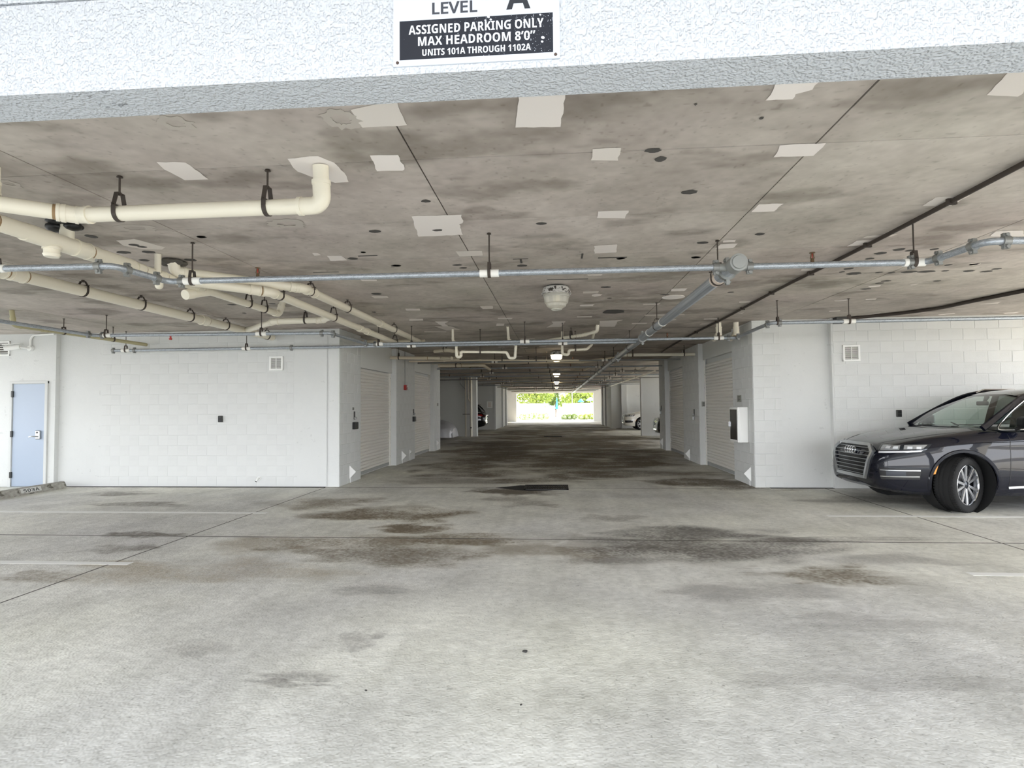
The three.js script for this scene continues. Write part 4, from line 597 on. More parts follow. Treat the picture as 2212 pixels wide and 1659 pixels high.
{ // the large main
  const g = thing('sprinkler_main', 'thick galvanized sprinkler main with a capped end running the length of the aisle', 'pipe');
  const x = 1.525, y = 2.715; mesh('pipe', cyl(V(x, y, -5.05), V(x, y, -54), 0.058, 0.058, 24), M.galv, g);
  mesh('end_cap', merge([cyl(V(x, y, -5.06), V(x, y, -4.93), 0.073, 0.073, 28), cyl(V(x, y, -4.94), V(x, y, -4.915), 0.062, 0.054, 28), cyl(V(x - 0.13, y, -5.11), V(x + 0.13, y, -5.11), 0.034, 0.034, 18)]), std(0x9fa19e, 0.5, 0.5), g);
  for (const e of [-1, 1]) grooved(g, V(x + e * 0.14, y, -5.11), V(1, 0, 0), 0.03);
  for (const z of [-5.27, -10.4, -14.5, -21, -27, -34]) grooved(g, V(x, y, z), V(0, 0, 1), 0.058);
  mesh('tag_band', cyl(V(x, y, -5.48), V(x, y, -5.64), 0.062, 0.062, 24), std(0xd9c9bb, 0.6), g); hanger(g, V(x, y, -5.56), V(0, 0, 1), 0.064);
  for (const z of [-8.9, -12.2, -15.6, -19, -22.5, -26, -30, -34, -38]) hanger(g, V(x, y, z), V(0, 0, 1), 0.058, M.rust, 0.06);
  for (const z of [-8.4, -9.6]) mesh('band', cyl(V(x, y, z), V(x, y, z - 0.05), 0.0625, 0.0625, 24), M.tag, g);
  mesh('escutcheon', cyl(V(x + 0.16, CH - 0.01, -8.45), V(x + 0.16, CH - 0.004, -8.45), 0.16, 0.16, 24), M.patch, g);
}
// electrical conduits hugging the ceiling
{
  const c = M.rust, g = thing('ceiling_conduit', 'dark straight conduit strapped along the ceiling right of the main', 'conduit');
  const p = [V(2.98, 3.055, -2.3), V(3.0, 3.055, -6), V(2.96, 3.055, -7.7), V(2.98, 3.055, -10.4), V(2.95, 3.055, -13.4), V(3.05, 3.055, -17.2)];
  mesh('conduit', tube(new THREE.CatmullRomCurve3(p).getPoints(40), 0.019, 10), c, g); for (const z of [-3.2, -4.6, -5.8, -7, -8.2, -9.5, -11, -12.5]) { const q = new THREE.CatmullRomCurve3(p).getPoints(80).reduce((a, b) => (Math.abs(b.z - z) < Math.abs(a.z - z) ? b : a)); mesh('strap', bx(q.x - 0.035, q.x + 0.035, 3.03, CH - 0.004, z - 0.012, z + 0.012), c, g); }
  const g2 = thing('ceiling_conduit', 'dark bent flexible conduit under the ceiling above the parked dark car', 'conduit');
  mesh('conduit', tube(new THREE.CatmullRomCurve3([V(7.3, 3.05, -5.2), V(6.75, 3.05, -7.2), V(6.4, 3.05, -8.5), V(6.26, 3.05, -9.2), V(6.15, 3.05, -9.85), V(5.86, 3.05, -10.3), V(5.2, 3.05, -10.85)]).getPoints(40), 0.028, 10), c, g2);
  mesh('end_box', bx(5.02, 5.2, 2.97, CH - 0.004, -10.95, -10.8), M.darkSteel, g2);


}
// deeper in: cross lines repeat down the aisle
{
  const zs = [-16.8, -19.6, -22.4, -25.0, -27.8, -30.6, -33.4, -36.4, -39.5, -42.6, -45.8, -49.0, -52.4];
  zs.forEach((z, i) => {
    const left = z < -21 && z > -38 ? -6.5 : -4.05, right = z < -21 && z > -38 ? 6.0 : 3.5;
    sprinkler('thin galvanized cross pipe spanning the deep aisle', [[left, 2.815, z], [right, 2.815, z + 0.05]], 0.026, { group: 'cross pipes of the deep aisle', tags: [0.25 + 0.1 * rnd(), 0.72], hangs: [0.5], heads: [0.15, 0.6], mat: i % 2 ? M.galv : M.coupling });
  });
  zs.forEach((z, i) => { if (i % 2) return; drain('old cream drain pipe crossing high in the deep aisle', [[-3.9, 2.9, z - 1.2], [0.4 + rnd(), 2.87, z - 1.25], [0.9 + rnd(), 2.93, z - 0.6], [1.3 + rnd(), CH, z - 0.5]], 0.04, { mat: M.creamOld, group: 'old drain pipes of the deep aisle', couplings: [0.3], hangers: [[0.15], [0.5]] }); });
  drain('pair of pale pipes running along the right bays, upper one', [[3.3, 2.9, -21.5], [3.1, 2.86, -36]], 0.04, { hangers: [[0.2], [0.5], [0.8]], couplings: [0.35, 0.7] });
  drain('pair of pale pipes running along the right bays, lower one', [[3.5, 2.73, -21.0], [3.3, 2.69, -36]], 0.03, { hangers: [[0.3], [0.6]], couplings: [0.4] });
}
// ---------------------------------------------------------------- sport utility vehicle
// local axes: x runs from nose (0) to tail (5.05), y up, z across (+ = driver's side)
const lerpTab = (tab, s) => { // smooth (monotone cubic) table
  let i = 0; while (i < tab.length - 2 && s > tab[i + 1][0]) i++;
  const [x0, y0] = tab[i], [x1, y1] = tab[i + 1], h = x1 - x0, t = Math.min(1, Math.max(0, (s - x0) / h)), sl = (a, b) => (tab[b][1] - tab[a][1]) / (tab[b][0] - tab[a][0]), d = sl(i, i + 1);
  const m = (k) => { if (k === 0 || k === tab.length - 1) return d; const a = sl(k - 1, k), b = sl(k, k + 1); return a * b <= 0 ? 0 : 2 * a * b / (a + b); }, m0 = m(i), m1 = m(i + 1);
  return y0 * (1 + 2 * t) * (1 - t) ** 2 + h * m0 * t * (1 - t) ** 2 + y1 * t * t * (3 - 2 * t) + h * m1 * t * t * (t - 1);
};
const CAR = {
  W: [[0, 0.60], [0.015, 0.66], [0.06, 0.745], [0.14, 0.82], [0.28, 0.885], [0.45, 0.93], [0.7, 0.962], [1.0, 0.978], [1.4, 0.982], [3.6, 0.985], [4.2, 0.975], [4.6, 0.945], [4.85, 0.90], [4.98, 0.84], [5.05, 0.74]],
  B: [[0, 0.40], [0.015, 0.34], [0.06, 0.29], [0.2, 0.25], [0.5, 0.22], [1.0, 0.21], [4.2, 0.22], [4.7, 0.27], [4.95, 0.34], [5.05, 0.45]],
  T: [[0, 0.74], [0.015, 0.80], [0.06, 0.875], [0.12, 0.925], [0.25, 0.975], [0.5, 1.04], [0.8, 1.10], [1.15, 1.155], [1.45, 1.19], [1.6, 1.17], [1.75, 1.13], [4.5, 1.13], [4.8, 1.12], [4.95, 1.06], [5.05, 0.9]],
  S: [[0, 0.68], [0.015, 0.735], [0.06, 0.81], [0.12, 0.865], [0.25, 0.91], [0.5, 0.97], [0.8, 1.02], [1.15, 1.06], [1.5, 1.095], [2.2, 1.115], [4.2, 1.13], [4.7, 1.10], [4.95, 1.0], [5.05, 0.85]],
};
function carSection(s) {
  const W = lerpTab(CAR.W, s), b = lerpTab(CAR.B, s), T = lerpTab(CAR.T, s), S = lerpTab(CAR.S, s), k = (y) => b + (y - 0.21) * (S - b) / (1.1 - 0.21);
  const flare = 0.014 * (Math.exp(-(((s - 1.0) / 0.42) ** 2)) + Math.exp(-(((s - 4.0) / 0.42) ** 2)));
  return [[0, b], [W * 0.5, b], [W - 0.10, b + 0.01], [W - 0.045, k(0.27)], [W - 0.02 + flare, k(0.36)], [W - 0.004 + flare, k(0.46)], [W + flare, k(0.58)], [W + flare * 0.9, k(0.70)], [W - 0.004 + flare * 0.5, k(0.82)], [W - 0.012, k(0.92)], [W - 0.006, k(0.985)], [W - 0.03, k(1.04)], [W - 0.07, S], [W - 0.13, S + (T - S) * 0.35], [W - 0.22, S + (T - S) * 0.55], [W - 0.30, S + (T - S) * 0.78], [W * 0.45, S + (T - S) * 0.93], [W * 0.22, S + (T - S) * 0.985], [0, T]];
}
function carBodyGeo() {
  const st = [0, 0.006, 0.015, 0.03, 0.06, 0.09, 0.12, 0.16, 0.2, 0.25]; for (let s = 0.32; s < 4.8; s += 0.07) st.push(s); st.push(4.82, 4.88, 4.93, 4.97, 5.0, 5.025, 5.04, 5.05);
  const rings = st.map((s) => { const h = carSection(s), full = h.map(([z, y]) => V(s, y, z)); for (let i = h.length - 2; i > 0; i--) full.push(V(s, h[i][1], -h[i][0])); return full; }), K = rings[0].length, pos = [];
  const tri = (a, b, c) => pos.push(a.x, a.y, a.z, b.x, b.y, b.z, c.x, c.y, c.z);
  for (let i = 0; i < rings.length - 1; i++) for (let k = 0; k < K; k++) { const A = rings[i], B = rings[i + 1], k2 = (k + 1) % K; tri(A[k], B[k2], B[k]); tri(A[k], A[k2], B[k2]); }
  for (const [r, f] of [[rings[0], 1], [rings[rings.length - 1], 0]]) { const c = r.reduce((a, p) => a.add(p), V(0, 0, 0)).divideScalar(K); for (let k = 0; k < K; k++) f ? tri(c, r[(k + 1) % K], r[k]) : tri(c, r[k], r[(k + 1) % K]); }
  let g = new THREE.BufferGeometry(); g.setAttribute('position', new THREE.Float32BufferAttribute(pos, 3)); g = mergeVertices(g, 1e-5); g.computeVertexNormals(); return g;
}
const carShared = (() => {
  const raw = carBodyGeo(), probe = new THREE.Mesh(raw, new THREE.MeshBasicMaterial({ side: THREE.DoubleSide })); probe.updateMatrixWorld();
  const ev = new Evaluator(); ev.attributes = ['position', 'normal']; ev.useGroups = false;
  let body = new Brush(raw); body.updateMatrixWorld();
  for (const x of [1.03, 4.02]) for (const z of [1, -1]) { const c = new THREE.CylinderGeometry(0.435, 0.435, 0.4, 40); c.rotateX(Math.PI / 2); const b = new Brush(c); b.position.set(x, 0.40, z * 0.86); b.updateMatrixWorld(); body = ev.evaluate(body, b, SUBTRACTION); }
  let bg = body.geometry; for (const k of Object.keys(bg.attributes)) if (k !== 'position') bg.deleteAttribute(k); bg.clearGroups(); bg = toCreasedNormals(bg.index ? bg.toNonIndexed() : bg, 0.55);
  const ray = new THREE.Raycaster();
  const hit = (o, d) => { ray.set(o, d.clone().normalize()); const h = ray.intersectObject(probe); return h.length ? h[0] : null; };
  // patch wrapped on the nose: corners in (angle round a vertical axis, height)
  const wrap = (c, nu, nv, off, sgn = 1, thick = 0) => {
    const P = [], grid = (f) => { for (let j = 0; j <= nv; j++) for (let i = 0; i <= nu; i++) { const u = i / nu, v = j / nv, m = (k) => (c[0][k] * (1 - u) + c[1][k] * u) * (1 - v) + (c[3][k] * (1 - u) + c[2][k] * u) * v, a = m(0), y = m(1), o = V(1.1 - 3 * Math.cos(a), y, sgn * 3 * Math.sin(a)), d = V(Math.cos(a), 0, -sgn * Math.sin(a)), h = hit(o, d); const p = h ? h.point.clone() : V(1.1 - Math.cos(a), y, sgn * Math.sin(a)); f(p.addScaledVector(d, -off)); } };
    grid((p) => P.push(p)); const pos = [], id = (i, j) => P[j * (nu + 1) + i];
    for (let j = 0; j < nv; j++) for (let i = 0; i < nu; i++) for (const q of [[0, 0], [1, 0], [1, 1], [0, 0], [1, 1], [0, 1]]) { const p = id(i + q[0], j + q[1]); pos.push(p.x, p.y, p.z); }
    let g = new THREE.BufferGeometry(); g.setAttribute('position', new THREE.Float32BufferAttribute(pos, 3)); g = mergeVertices(g, 1e-5); g.computeVertexNormals(); g = g.toNonIndexed(); g.setAttribute('uv', new THREE.Float32BufferAttribute(new Float32Array(g.attributes.position.count * 2), 2)); return g;
  };
  const sideAt = (s, y, sgn) => { const h = hit(V(s, y, sgn * 3), V(0, 0, -sgn)); return h ? h.point.clone() : V(s, y, sgn * 0.98); };
  const topAt = (s, z) => { const h = hit(V(s, 3, z), V(0, -1, 0)); return h ? h.point.clone() : V(s, 1.1, z); };
  // tyre and rim
  const L = (pts, n = 48) => { const g = new THREE.LatheGeometry(pts.map(([r, y]) => new THREE.Vector2(r, y)), n); g.rotateX(Math.PI / 2); return g; };
  const tyre = L([[0.275, -0.12], [0.30, -0.135], [0.345, -0.138], [0.37, -0.125], [0.380, -0.1], [0.380, -0.072], [0.373, -0.07], [0.373, -0.06], [0.381, -0.058], [0.381, -0.02], [0.373, -0.018], [0.373, -0.006], [0.381, -0.004], [0.381, 0.058], [0.373, 0.06], [0.373, 0.07], [0.380, 0.072], [0.380, 0.1], [0.37, 0.125], [0.345, 0.138], [0.30, 0.135], [0.275, 0.12]]);
  const treads = []; for (let i = 0; i < 60; i++) for (const e of [-1, 1]) { const b = new THREE.BoxGeometry(0.012, 0.012, 0.05); b.translate(0, 0.379, e * 0.098); b.rotateZ(i / 60 * 6.2832); treads.push(b); }
  const rimBarrel = L([[0.272, 0.125], [0.282, 0.128], [0.282, 0.118], [0.262, 0.105], [0.255, 0.0], [0.255, -0.12]]), backing = L([[0.001, 0.02], [0.14, 0.02], [0.14, -0.01], [0.25, -0.05], [0.25, -0.06]], 32);
  const disc = L([[0.001, 0.05], [0.165, 0.05], [0.165, 0.03], [0.001, 0.03]], 32);
  const spokes = []; for (let i = 0; i < 5; i++) for (const e of [-1, 1]) { const s = shapeGeo([[-0.012, 0], [0.012, 0], [0.016, 0.212], [-0.016, 0.212]], 0.022, 0.004); s.translate(0, 0.055, -0.011); s.rotateX(0.06); s.translate(0, 0, 0.085); s.rotateZ(e * 0.25 + i / 5 * 6.2832 + 0.31); spokes.push(s); }
  const hub = L([[0.001, 0.108], [0.035, 0.105], [0.045, 0.098], [0.07, 0.09], [0.075, 0.07], [0.001, 0.07]], 30);
  return { bg, wrap, sideAt, topAt, tyre: merge([tyre, ...treads]), rim: merge([rimBarrel]), spokes: merge(spokes), hub, disc, backing };
})();
// glass-house outlines (half): belt and roof edge
const GH = { belt: (s) => V(s, lerpTab([[1.3, 1.14], [1.6, 1.145], [2.2, 1.15], [4.2, 1.17], [4.75, 1.16]], s), lerpTab([[1.3, 0.80], [1.5, 0.885], [1.8, 0.915], [3.6, 0.915], [4.3, 0.88], [4.75, 0.78]], s)), roof: (s) => V(s, lerpTab([[2.05, 1.60], [2.3, 1.655], [2.9, 1.695], [3.6, 1.68], [4.2, 1.62], [4.45, 1.58]], s), lerpTab([[2.05, 0.63], [2.3, 0.66], [3.2, 0.675], [4.2, 0.65], [4.45, 0.61]], s)) };
function gridGeo(nu, nv, f) {
  const pos = [], uv = [], P = []; for (let j = 0; j <= nv; j++) for (let i = 0; i <= nu; i++) P.push(f(i / nu, j / nv));
  for (let j = 0; j < nv; j++) for (let i = 0; i < nu; i++) for (const q of [[0, 0], [1, 0], [1, 1], [0, 0], [1, 1], [0, 1]]) { const p = P[(j + q[1]) * (nu + 1) + i + q[0]]; pos.push(p.x, p.y, p.z); uv.push((i + q[0]) / nu, (j + q[1]) / nv); }
  let g = new THREE.BufferGeometry(); g.setAttribute('position', new THREE.Float32BufferAttribute(pos, 3)); g.setAttribute('uv', new THREE.Float32BufferAttribute(uv, 2)); g = mergeVertices(g, 1e-5); g.computeVertexNormals(); return g.toNonIndexed();
}
const carGlass = phys({ color: 0xeaf4ef, roughness: 0.02, transmission: 1, thickness: 0, ior: 1.5, side: THREE.DoubleSide });
const carTint = phys({ color: 0x6f7d7a, roughness: 0.02, transmission: 1, thickness: 0, ior: 1.5, side: THREE.DoubleSide });
function makeCar(label, pos, rotY, paint, o = {}) {
  const g = thing('parked_car', label, 'car', pos); g.rotation.y = rotY;
  const C = carShared, dark = M.black, trim = std(0x0b0b0c, 0.35), inside = std(0x2a2927, 0.8), tan = std(0x6d675c, 0.8), lampBody = std(0xc9ced4, 0.18, 0.7), lampDark = std(0x33373d, 0.2, 0.4), clear = phys({ color: 0xffffff, roughness: 0.03, transmission: 1, thickness: 0, ior: 1.4 });
  mesh('body', C.bg, paint, g);
  for (const x of [1.03, 4.02]) for (const z of [1, -1]) { const c = new THREE.CylinderGeometry(0.432, 0.432, 0.3, 32, 1, true, Math.PI / 2 - 1.75, 3.5); c.rotateX(Math.PI / 2); c.rotateZ(z > 0 ? 0 : 0); const mm = M.rubber.clone(); mm.side = THREE.DoubleSide; const l = mesh('wheel_liner', new THREE.CylinderGeometry(0.432, 0.432, 0.3, 32, 1, true).rotateX(Math.PI / 2).translate(x, 0.40, z * 0.80), mm, g); mesh('liner_back', new THREE.CircleGeometry(0.432, 32).rotateY(z > 0 ? 0 : Math.PI).translate(x, 0.40, z * 0.655), mm, l); }
  // arch mouldings
  for (const x of [1.03, 4.02]) for (const z of [1, -1]) {
    const path = []; for (let i = 0; i <= 28; i++) { const a = -0.32 + (Math.PI + 0.64) * i / 28, px = x + 0.45 * Math.cos(a), py = 0.40 + 0.45 * Math.sin(a); if (py < 0.26) continue; const q = C.sideAt(px, Math.min(py, 1.0), z); path.push(V(px, py, q.z)); }
    mesh('arch_moulding', sweepProfile(path, [[-0.022, -0.014], [0.022, -0.014], [0.026, 0.0], [0.018, 0.012], [-0.018, 0.012], [-0.026, 0]], true, false, V(0, 0, z)), o.mould || paint, g);
  }
  // wheels
  for (const [x, z, st] of [[1.03, 1, o.steer || 0], [1.03, -1, o.steer || 0], [4.02, 1, 0], [4.02, -1, 0]]) {
    const w = new THREE.Group(); w.name = 'wheel'; w.position.set(x, 0.381, z * 0.842); w.rotation.y = (z > 0 ? 0 : Math.PI) + st; g.add(w);
    mesh('tyre', C.tyre, M.rubber, w); mesh('rim', C.rim, M.chrome, w); mesh('spokes', C.spokes, o.spoke || std(0xd5d7da, 0.25, 0.85), w); mesh('hub', C.hub, lampDark, w); mesh('brake_disc', C.disc, std(0x77777a, 0.4, 0.8), w); mesh('backing', C.backing, dark, w);
  }
  // glass house
  const both = (f) => { f(1); f(-1); };
  mesh('roof', (() => { const f = (dy) => (u, v) => { const s = 2.05 + 2.4 * u, r = GH.roof(s), z = (v * 2 - 1), e = 1 - Math.pow(Math.abs(z), 3.2); return V(s, r.y + 0.05 * e - (dy ? 0.03 : 0), r.z * z); }; return merge([gridGeo(24, 14, f(0)), gridGeo(24, 14, f(1))]); })(), (() => { const p = paint.clone(); p.side = THREE.DoubleSide; return p; })(), g);
  both((k) => {
    const A = [V(1.36, 1.16, k * 0.865), V(1.62, 1.33, k * 0.80), V(1.86, 1.48, k * 0.73), V(2.08, 1.60, k * 0.665)], rail = []; for (let s = 2.3; s < 4.4; s += 0.3) { const r = GH.roof(s); rail.push(V(s, r.y + 0.005, k * (r.z + 0.012))); } const D = [V(4.45, 1.57, k * 0.64), V(4.65, 1.38, k * 0.73), V(4.82, 1.14, k * 0.82)];
    const path = new THREE.CatmullRomCurve3([...A, ...rail, ...D], false, 'centripetal').getPoints(70); mesh('pillar_rail', sweepProfile(path, [[-0.038, -0.022], [0.038, -0.022], [0.045, 0.004], [0.03, 0.024], [-0.03, 0.024], [-0.045, 0.004]], true, false, V(0, 0.3, k)), paint, g);
    // side glass and pillars
    const pane = (s0, s1, t0, t1, mat, name) => mesh(name, gridGeo(6, 6, (u, v) => { const b = GH.belt(s0 + (s1 - s0) * u), t = GH.roof(t0 + (t1 - t0) * u), p = b.lerp(t, v); p.z = k * (p.z + 0.02 * Math.sin(v * Math.PI)); return p; }), mat, g);
    pane(1.5, 2.62, 2.14, 2.62, carGlass, 'side_window'); pane(2.72, 3.62, 2.72, 3.56, carTint, 'side_window'); pane(3.72, 4.6, 3.66, 4.32, carTint, 'side_window');
    for (const [s, t] of [[2.67, 2.67], [3.67, 3.61]]) mesh('door_pillar', gridGeo(2, 6, (u, v) => { const b = GH.belt(s - 0.06 + 0.12 * u), r = GH.roof(t - 0.06 + 0.12 * u), p = b.lerp(r, v); p.z = k * (p.z + 0.004 + 0.02 * Math.sin(v * Math.PI)); return p; }), (() => { const m = trim.clone(); m.side = THREE.DoubleSide; return m; })(), g);
    // bright window surround
    const sur = []; for (let s = 4.5; s > 1.6; s -= 0.2) { const b = GH.belt(s); sur.push(V(s, b.y, k * (b.z + 0.012))); } sur.push(V(1.545, 1.15, k * 0.905), V(1.56, 1.19, k * 0.89), V(1.7, 1.32, k * 0.835), V(1.95, 1.5, k * 0.755), V(2.14, 1.602, k * 0.705)); for (let s = 2.4; s < 4.4; s += 0.3) { const r = GH.roof(s); sur.push(V(s, r.y - 0.03, k * (r.z + 0.028))); }
    mesh('window_trim', tube(new THREE.CatmullRomCurve3(sur, false, 'centripetal').getPoints(90), 0.0085, 8), o.trim || M.chrome, g);
    // doors: cut lines, sill brightwork, handles
    for (const [s, y0, y1] of [[1.6, 0.38, 1.09], [2.7, 0.36, 1.1], [3.62, 0.62, 1.1]]) { const p = []; for (let y = y0; y <= y1; y += 0.05) { const q = C.sideAt(s + 0.04 * Math.sin((y - 0.3) * 2.2), y, k); q.z += k * 0.0008; p.push(q); } mesh('door_gap', sweepProfile(p, [[-0.003, -0.002], [0.003, -0.002], [0.003, 0.002], [-0.003, 0.002]], false, false, V(0, 0, k)), dark, g); }
    { const p = []; for (let s = 1.6; s <= 3.5; s += 0.1) { const q = C.sideAt(s, 0.365 - 0.02 * Math.exp(-((s - 1.6) * 5)), k); q.z += k * 0.004; p.push(q); } mesh('sill_trim', sweepProfile(p, [[-0.022, -0.008], [0.022, -0.008], [0.016, 0.008], [-0.016, 0.008]], true, false, V(0, 0, k)), o.trim || M.chrome, g); }
    for (const s of [2.42, 3.4]) { const q = C.sideAt(s, 1.0, k); mesh('door_handle', tube(fillet([V(s - 0.1, q.y, q.z), V(s - 0.09, q.y, q.z + k * 0.035), V(s + 0.09, q.y, q.z + k * 0.035), V(s + 0.1, q.y, q.z)], 0.02), 0.012, 8), o.trim || paint, g); }
    { const p = []; for (let s = 0.9; s <= 4.5; s += 0.1) { const q = C.sideAt(s, lerpTab([[0.9, 0.955], [2, 0.985], [4.5, 1.01]], s), k); q.z += k * 0.001; p.push(q); } mesh('shoulder_crease', sweepProfile(p, [[-0.006, -0.003], [0.006, -0.003], [0, 0.006]], true, false, V(0, 0, k)), paint, g); }
    // mirror
    const mr = mesh('door_mirror', (() => { const b = new RoundedBoxGeometry(0.15, 0.17, 0.24, 4, 0.06); b.rotateY(k * -0.15); b.translate(1.78, 1.245, k * 1.07); return merge([b, cyl(V(1.76, 1.15, k * 0.92), V(1.78, 1.19, k * 1.0), 0.03, 0.025, 10)]); })(), o.mirror || trim, g); mesh('mirror_glass', rbx(1.852, 1.858, 1.18, 1.31, k * 1.07 - 0.09, k * 1.07 + 0.09, 0.002), M.chrome, mr);
    // lamps and intakes on the nose
    const hl = mesh('headlamp', C.wrap([[0.56, 0.80], [1.02, 0.835], [1.11, 0.95], [0.54, 0.93]], 14, 4, 0.004, k), lampDark, g);
    mesh('reflector', C.wrap([[0.58, 0.85], [0.78, 0.865], [0.78, 0.93], [0.565, 0.922]], 6, 3, 0.008, k), lampBody, hl); mesh('reflector', C.wrap([[0.82, 0.87], [1.01, 0.885], [1.06, 0.94], [0.82, 0.932]], 6, 3, 0.008, k), lampBody, hl); mesh('running_light', C.wrap([[0.57, 0.808], [0.99, 0.842], [1.01, 0.862], [0.565, 0.835]], 12, 1, 0.01, k), std(0xf4f6f8, 0.2, 0.2), hl);
    for (const a of [0.66, 0.74, 0.88, 0.97]) { const q = V(1.1 - 3 * Math.cos(a), 0.905, 0); mesh('projector', (() => { const c = C.wrap([[a - 0.025, 0.878], [a + 0.025, 0.878], [a + 0.025, 0.913], [a - 0.025, 0.913]], 2, 2, 0.013, k); return c; })(), std(0xeef2f6, 0.1, 0.3), hl); }
    mesh('lens', C.wrap([[0.56, 0.80], [1.02, 0.835], [1.11, 0.95], [0.54, 0.93]], 14, 4, 0.018, k), clear, hl);
    const it = mesh('air_intake', C.wrap([[0.60, 0.44], [0.97, 0.455], [0.99, 0.60], [0.58, 0.60]], 12, 4, 0.003, k), dark, g);
    mesh('intake_bar', C.wrap([[0.60, 0.475], [0.97, 0.485], [0.97, 0.503], [0.60, 0.485]], 12, 2, 0.014, k), o.trim || M.chrome, it); mesh('intake_bar', C.wrap([[0.60, 0.565], [0.98, 0.57], [0.98, 0.588], [0.60, 0.573]], 12, 2, 0.014, k), o.trim || M.chrome, it); mesh('fog_panel', C.wrap([[0.66, 0.49], [0.84, 0.495], [0.84, 0.56], [0.66, 0.56]], 6, 3, 0.006, k), std(0x3c3f45, 0.3, 0.3), it);
    mesh('side_marker', C.wrap([[1.105, 0.53], [1.135, 0.535], [1.17, 0.66], [1.145, 0.66]], 3, 5, 0.008, k), std(0xe79a3c, 0.3), g);
    // rear lamps
    mesh('tail_lamp', (() => { const p = gridGeo(6, 3, (u, v) => { const s = 4.55 + 0.42 * u, q = C.sideAt(s, 0.93 + 0.11 * v, k); q.z += k * 0.006; return q; }); return p; })(), (() => { const m = std(0x9c1512, 0.15); m.side = THREE.DoubleSide; return m; })(), g);
  });
  mesh('tail_lamp_bar', rbx(5.02, 5.056, 0.94, 1.0, -0.62, 0.62, 0.01), std(0x8c1210, 0.2), g); mesh('rear_bumper', rbx(4.86, 5.06, 0.42, 0.62, -0.74, 0.74, 0.06, 3), paint, g); mesh('licence_plate', rbx(5.045, 5.062, 0.74, 0.87, -0.16, 0.16, 0.004), M.plastic, g);
  { const m = paint.clone(); m.side = THREE.DoubleSide; mesh('tailgate', gridGeo(10, 6, (u, v) => { const z = (u * 2 - 1); return V(4.98 - 0.16 * v, 0.96 + 0.24 * v, z * (0.80 - 0.04 * v)); }), m, g); }
  mesh('windscreen', gridGeo(12, 8, (u, v) => { const z = u * 2 - 1, e = 1 - z * z, b = V(1.36 - 0.10 * e, 1.175 + 0.015 * e, 0.835 * z), t = V(2.10 - 0.06 * e, 1.61 + 0.045 * e, 0.625 * z), p = b.lerp(t, v); p.x -= 0.03 * Math.sin(v * Math.PI); p.y += 0.03 * Math.sin(v * Math.PI); return p; }), carGlass, g);
  mesh('rear_window', gridGeo(12, 6, (u, v) => { const z = u * 2 - 1, e = 1 - z * z, b = V(4.84 + 0.05 * e, 1.17, 0.78 * z), t = V(4.44 + 0.04 * e, 1.57 + 0.045 * e, 0.60 * z); return b.lerp(t, v); }), carTint, g);
  mesh('spoiler', rbx(4.40, 4.62, 1.60, 1.635, -0.6, 0.6, 0.015), paint, g);
  for (const z of [-0.62, 0.62]) mesh('roof_bar', tube(fillet([V(2.3, 1.68, z), V(2.42, 1.735, z), V(4.0, 1.725, z), V(4.15, 1.66, z)], 0.08), 0.014, 8), o.trim || M.chrome, g);
  for (const z of [0.42, -0.42]) { const w = tube([V(1.33, 1.19, z), V(1.42, 1.225, z - 0.3)], 0.01, 6); mesh('wiper', w, dark, g); }
  // bonnet shut lines
  both((k) => { const p = []; for (let s = 0.16; s <= 1.36; s += 0.06) { const q = C.topAt(s, k * lerpTab([[0.16, 0.48], [0.5, 0.66], [1.36, 0.80]], s)); q.y += 0.0005; p.push(q); } mesh('bonnet_gap', sweepProfile(p, [[-0.0035, -0.002], [0.0035, -0.002], [0.0035, 0.002], [-0.0035, 0.002]], false), dark, g); });
  // interior
  mesh('dashboard', rbx(1.42, 1.95, 0.9, 1.165, -0.78, 0.78, 0.06, 3), inside, g); mesh('cabin_floor', bx(1.8, 4.5, 0.5, 0.9, -0.76, 0.76), inside, g);
  for (const [x, z] of [[2.55, 0.38], [2.55, -0.38], [3.4, 0.4], [3.4, -0.4]]) { const st = mesh('seat', merge([rbx(x - 0.26, x + 0.26, 0.88, 1.0, z - 0.25, z + 0.25, 0.05, 3), (() => { const b = rbx(-0.07, 0.07, 0, 0.56, -0.24, 0.24, 0.06, 3); b.rotateZ(-0.22); b.translate(x + 0.24, 0.92, z); return b; })()]), inside, g); mesh('headrest', (() => { const b = rbx(-0.05, 0.05, 0, 0.17, -0.13, 0.13, 0.05, 3); b.rotateZ(-0.15); b.translate(x + 0.37, 1.46, z); return b; })(), inside, st); }
  mesh('steering_wheel', (() => { const t = new THREE.TorusGeometry(0.18, 0.016, 8, 28); t.rotateY(Math.PI / 2); t.rotateZ(-0.4); t.translate(2.02, 1.12, 0.38); return t; })(), dark, g);
  mesh('rear_view_mirror', merge([rbx(1.95, 1.985, 1.48, 1.545, -0.12, 0.12, 0.02, 3), cyl(V(1.99, 1.52, 0), V(2.04, 1.62, 0), 0.02, 0.035, 8)]), inside, g);
  // nose: grille shield on a leaning plane
  const G = (y, z, d = 0) => V(-0.035 - d + Math.max(0, y - 0.66) ** 1.5 * 0.62 + 0.05 * z * z, y, z), hex = [[0.915, -0.42], [0.815, -0.555], [0.78, -0.545], [0.43, -0.41], [0.43, 0.41], [0.78, 0.545], [0.815, 0.555], [0.915, 0.42]];
  const back = []; { const c = G(0.67, 0); for (let i = 0; i < hex.length; i++) { const a = G(...hex[i]), b = G(...hex[(i + 1) % hex.length]); back.push(c.x + 0.01, c.y, c.z, b.x + 0.01, b.y, b.z, a.x + 0.01, a.y, a.z); } const bg = new THREE.BufferGeometry(); bg.setAttribute('position', new THREE.Float32BufferAttribute(back, 3)); bg.computeVertexNormals(); const m = dark.clone(); m.side = THREE.DoubleSide; mesh('grille_mesh', bg, m, g); }
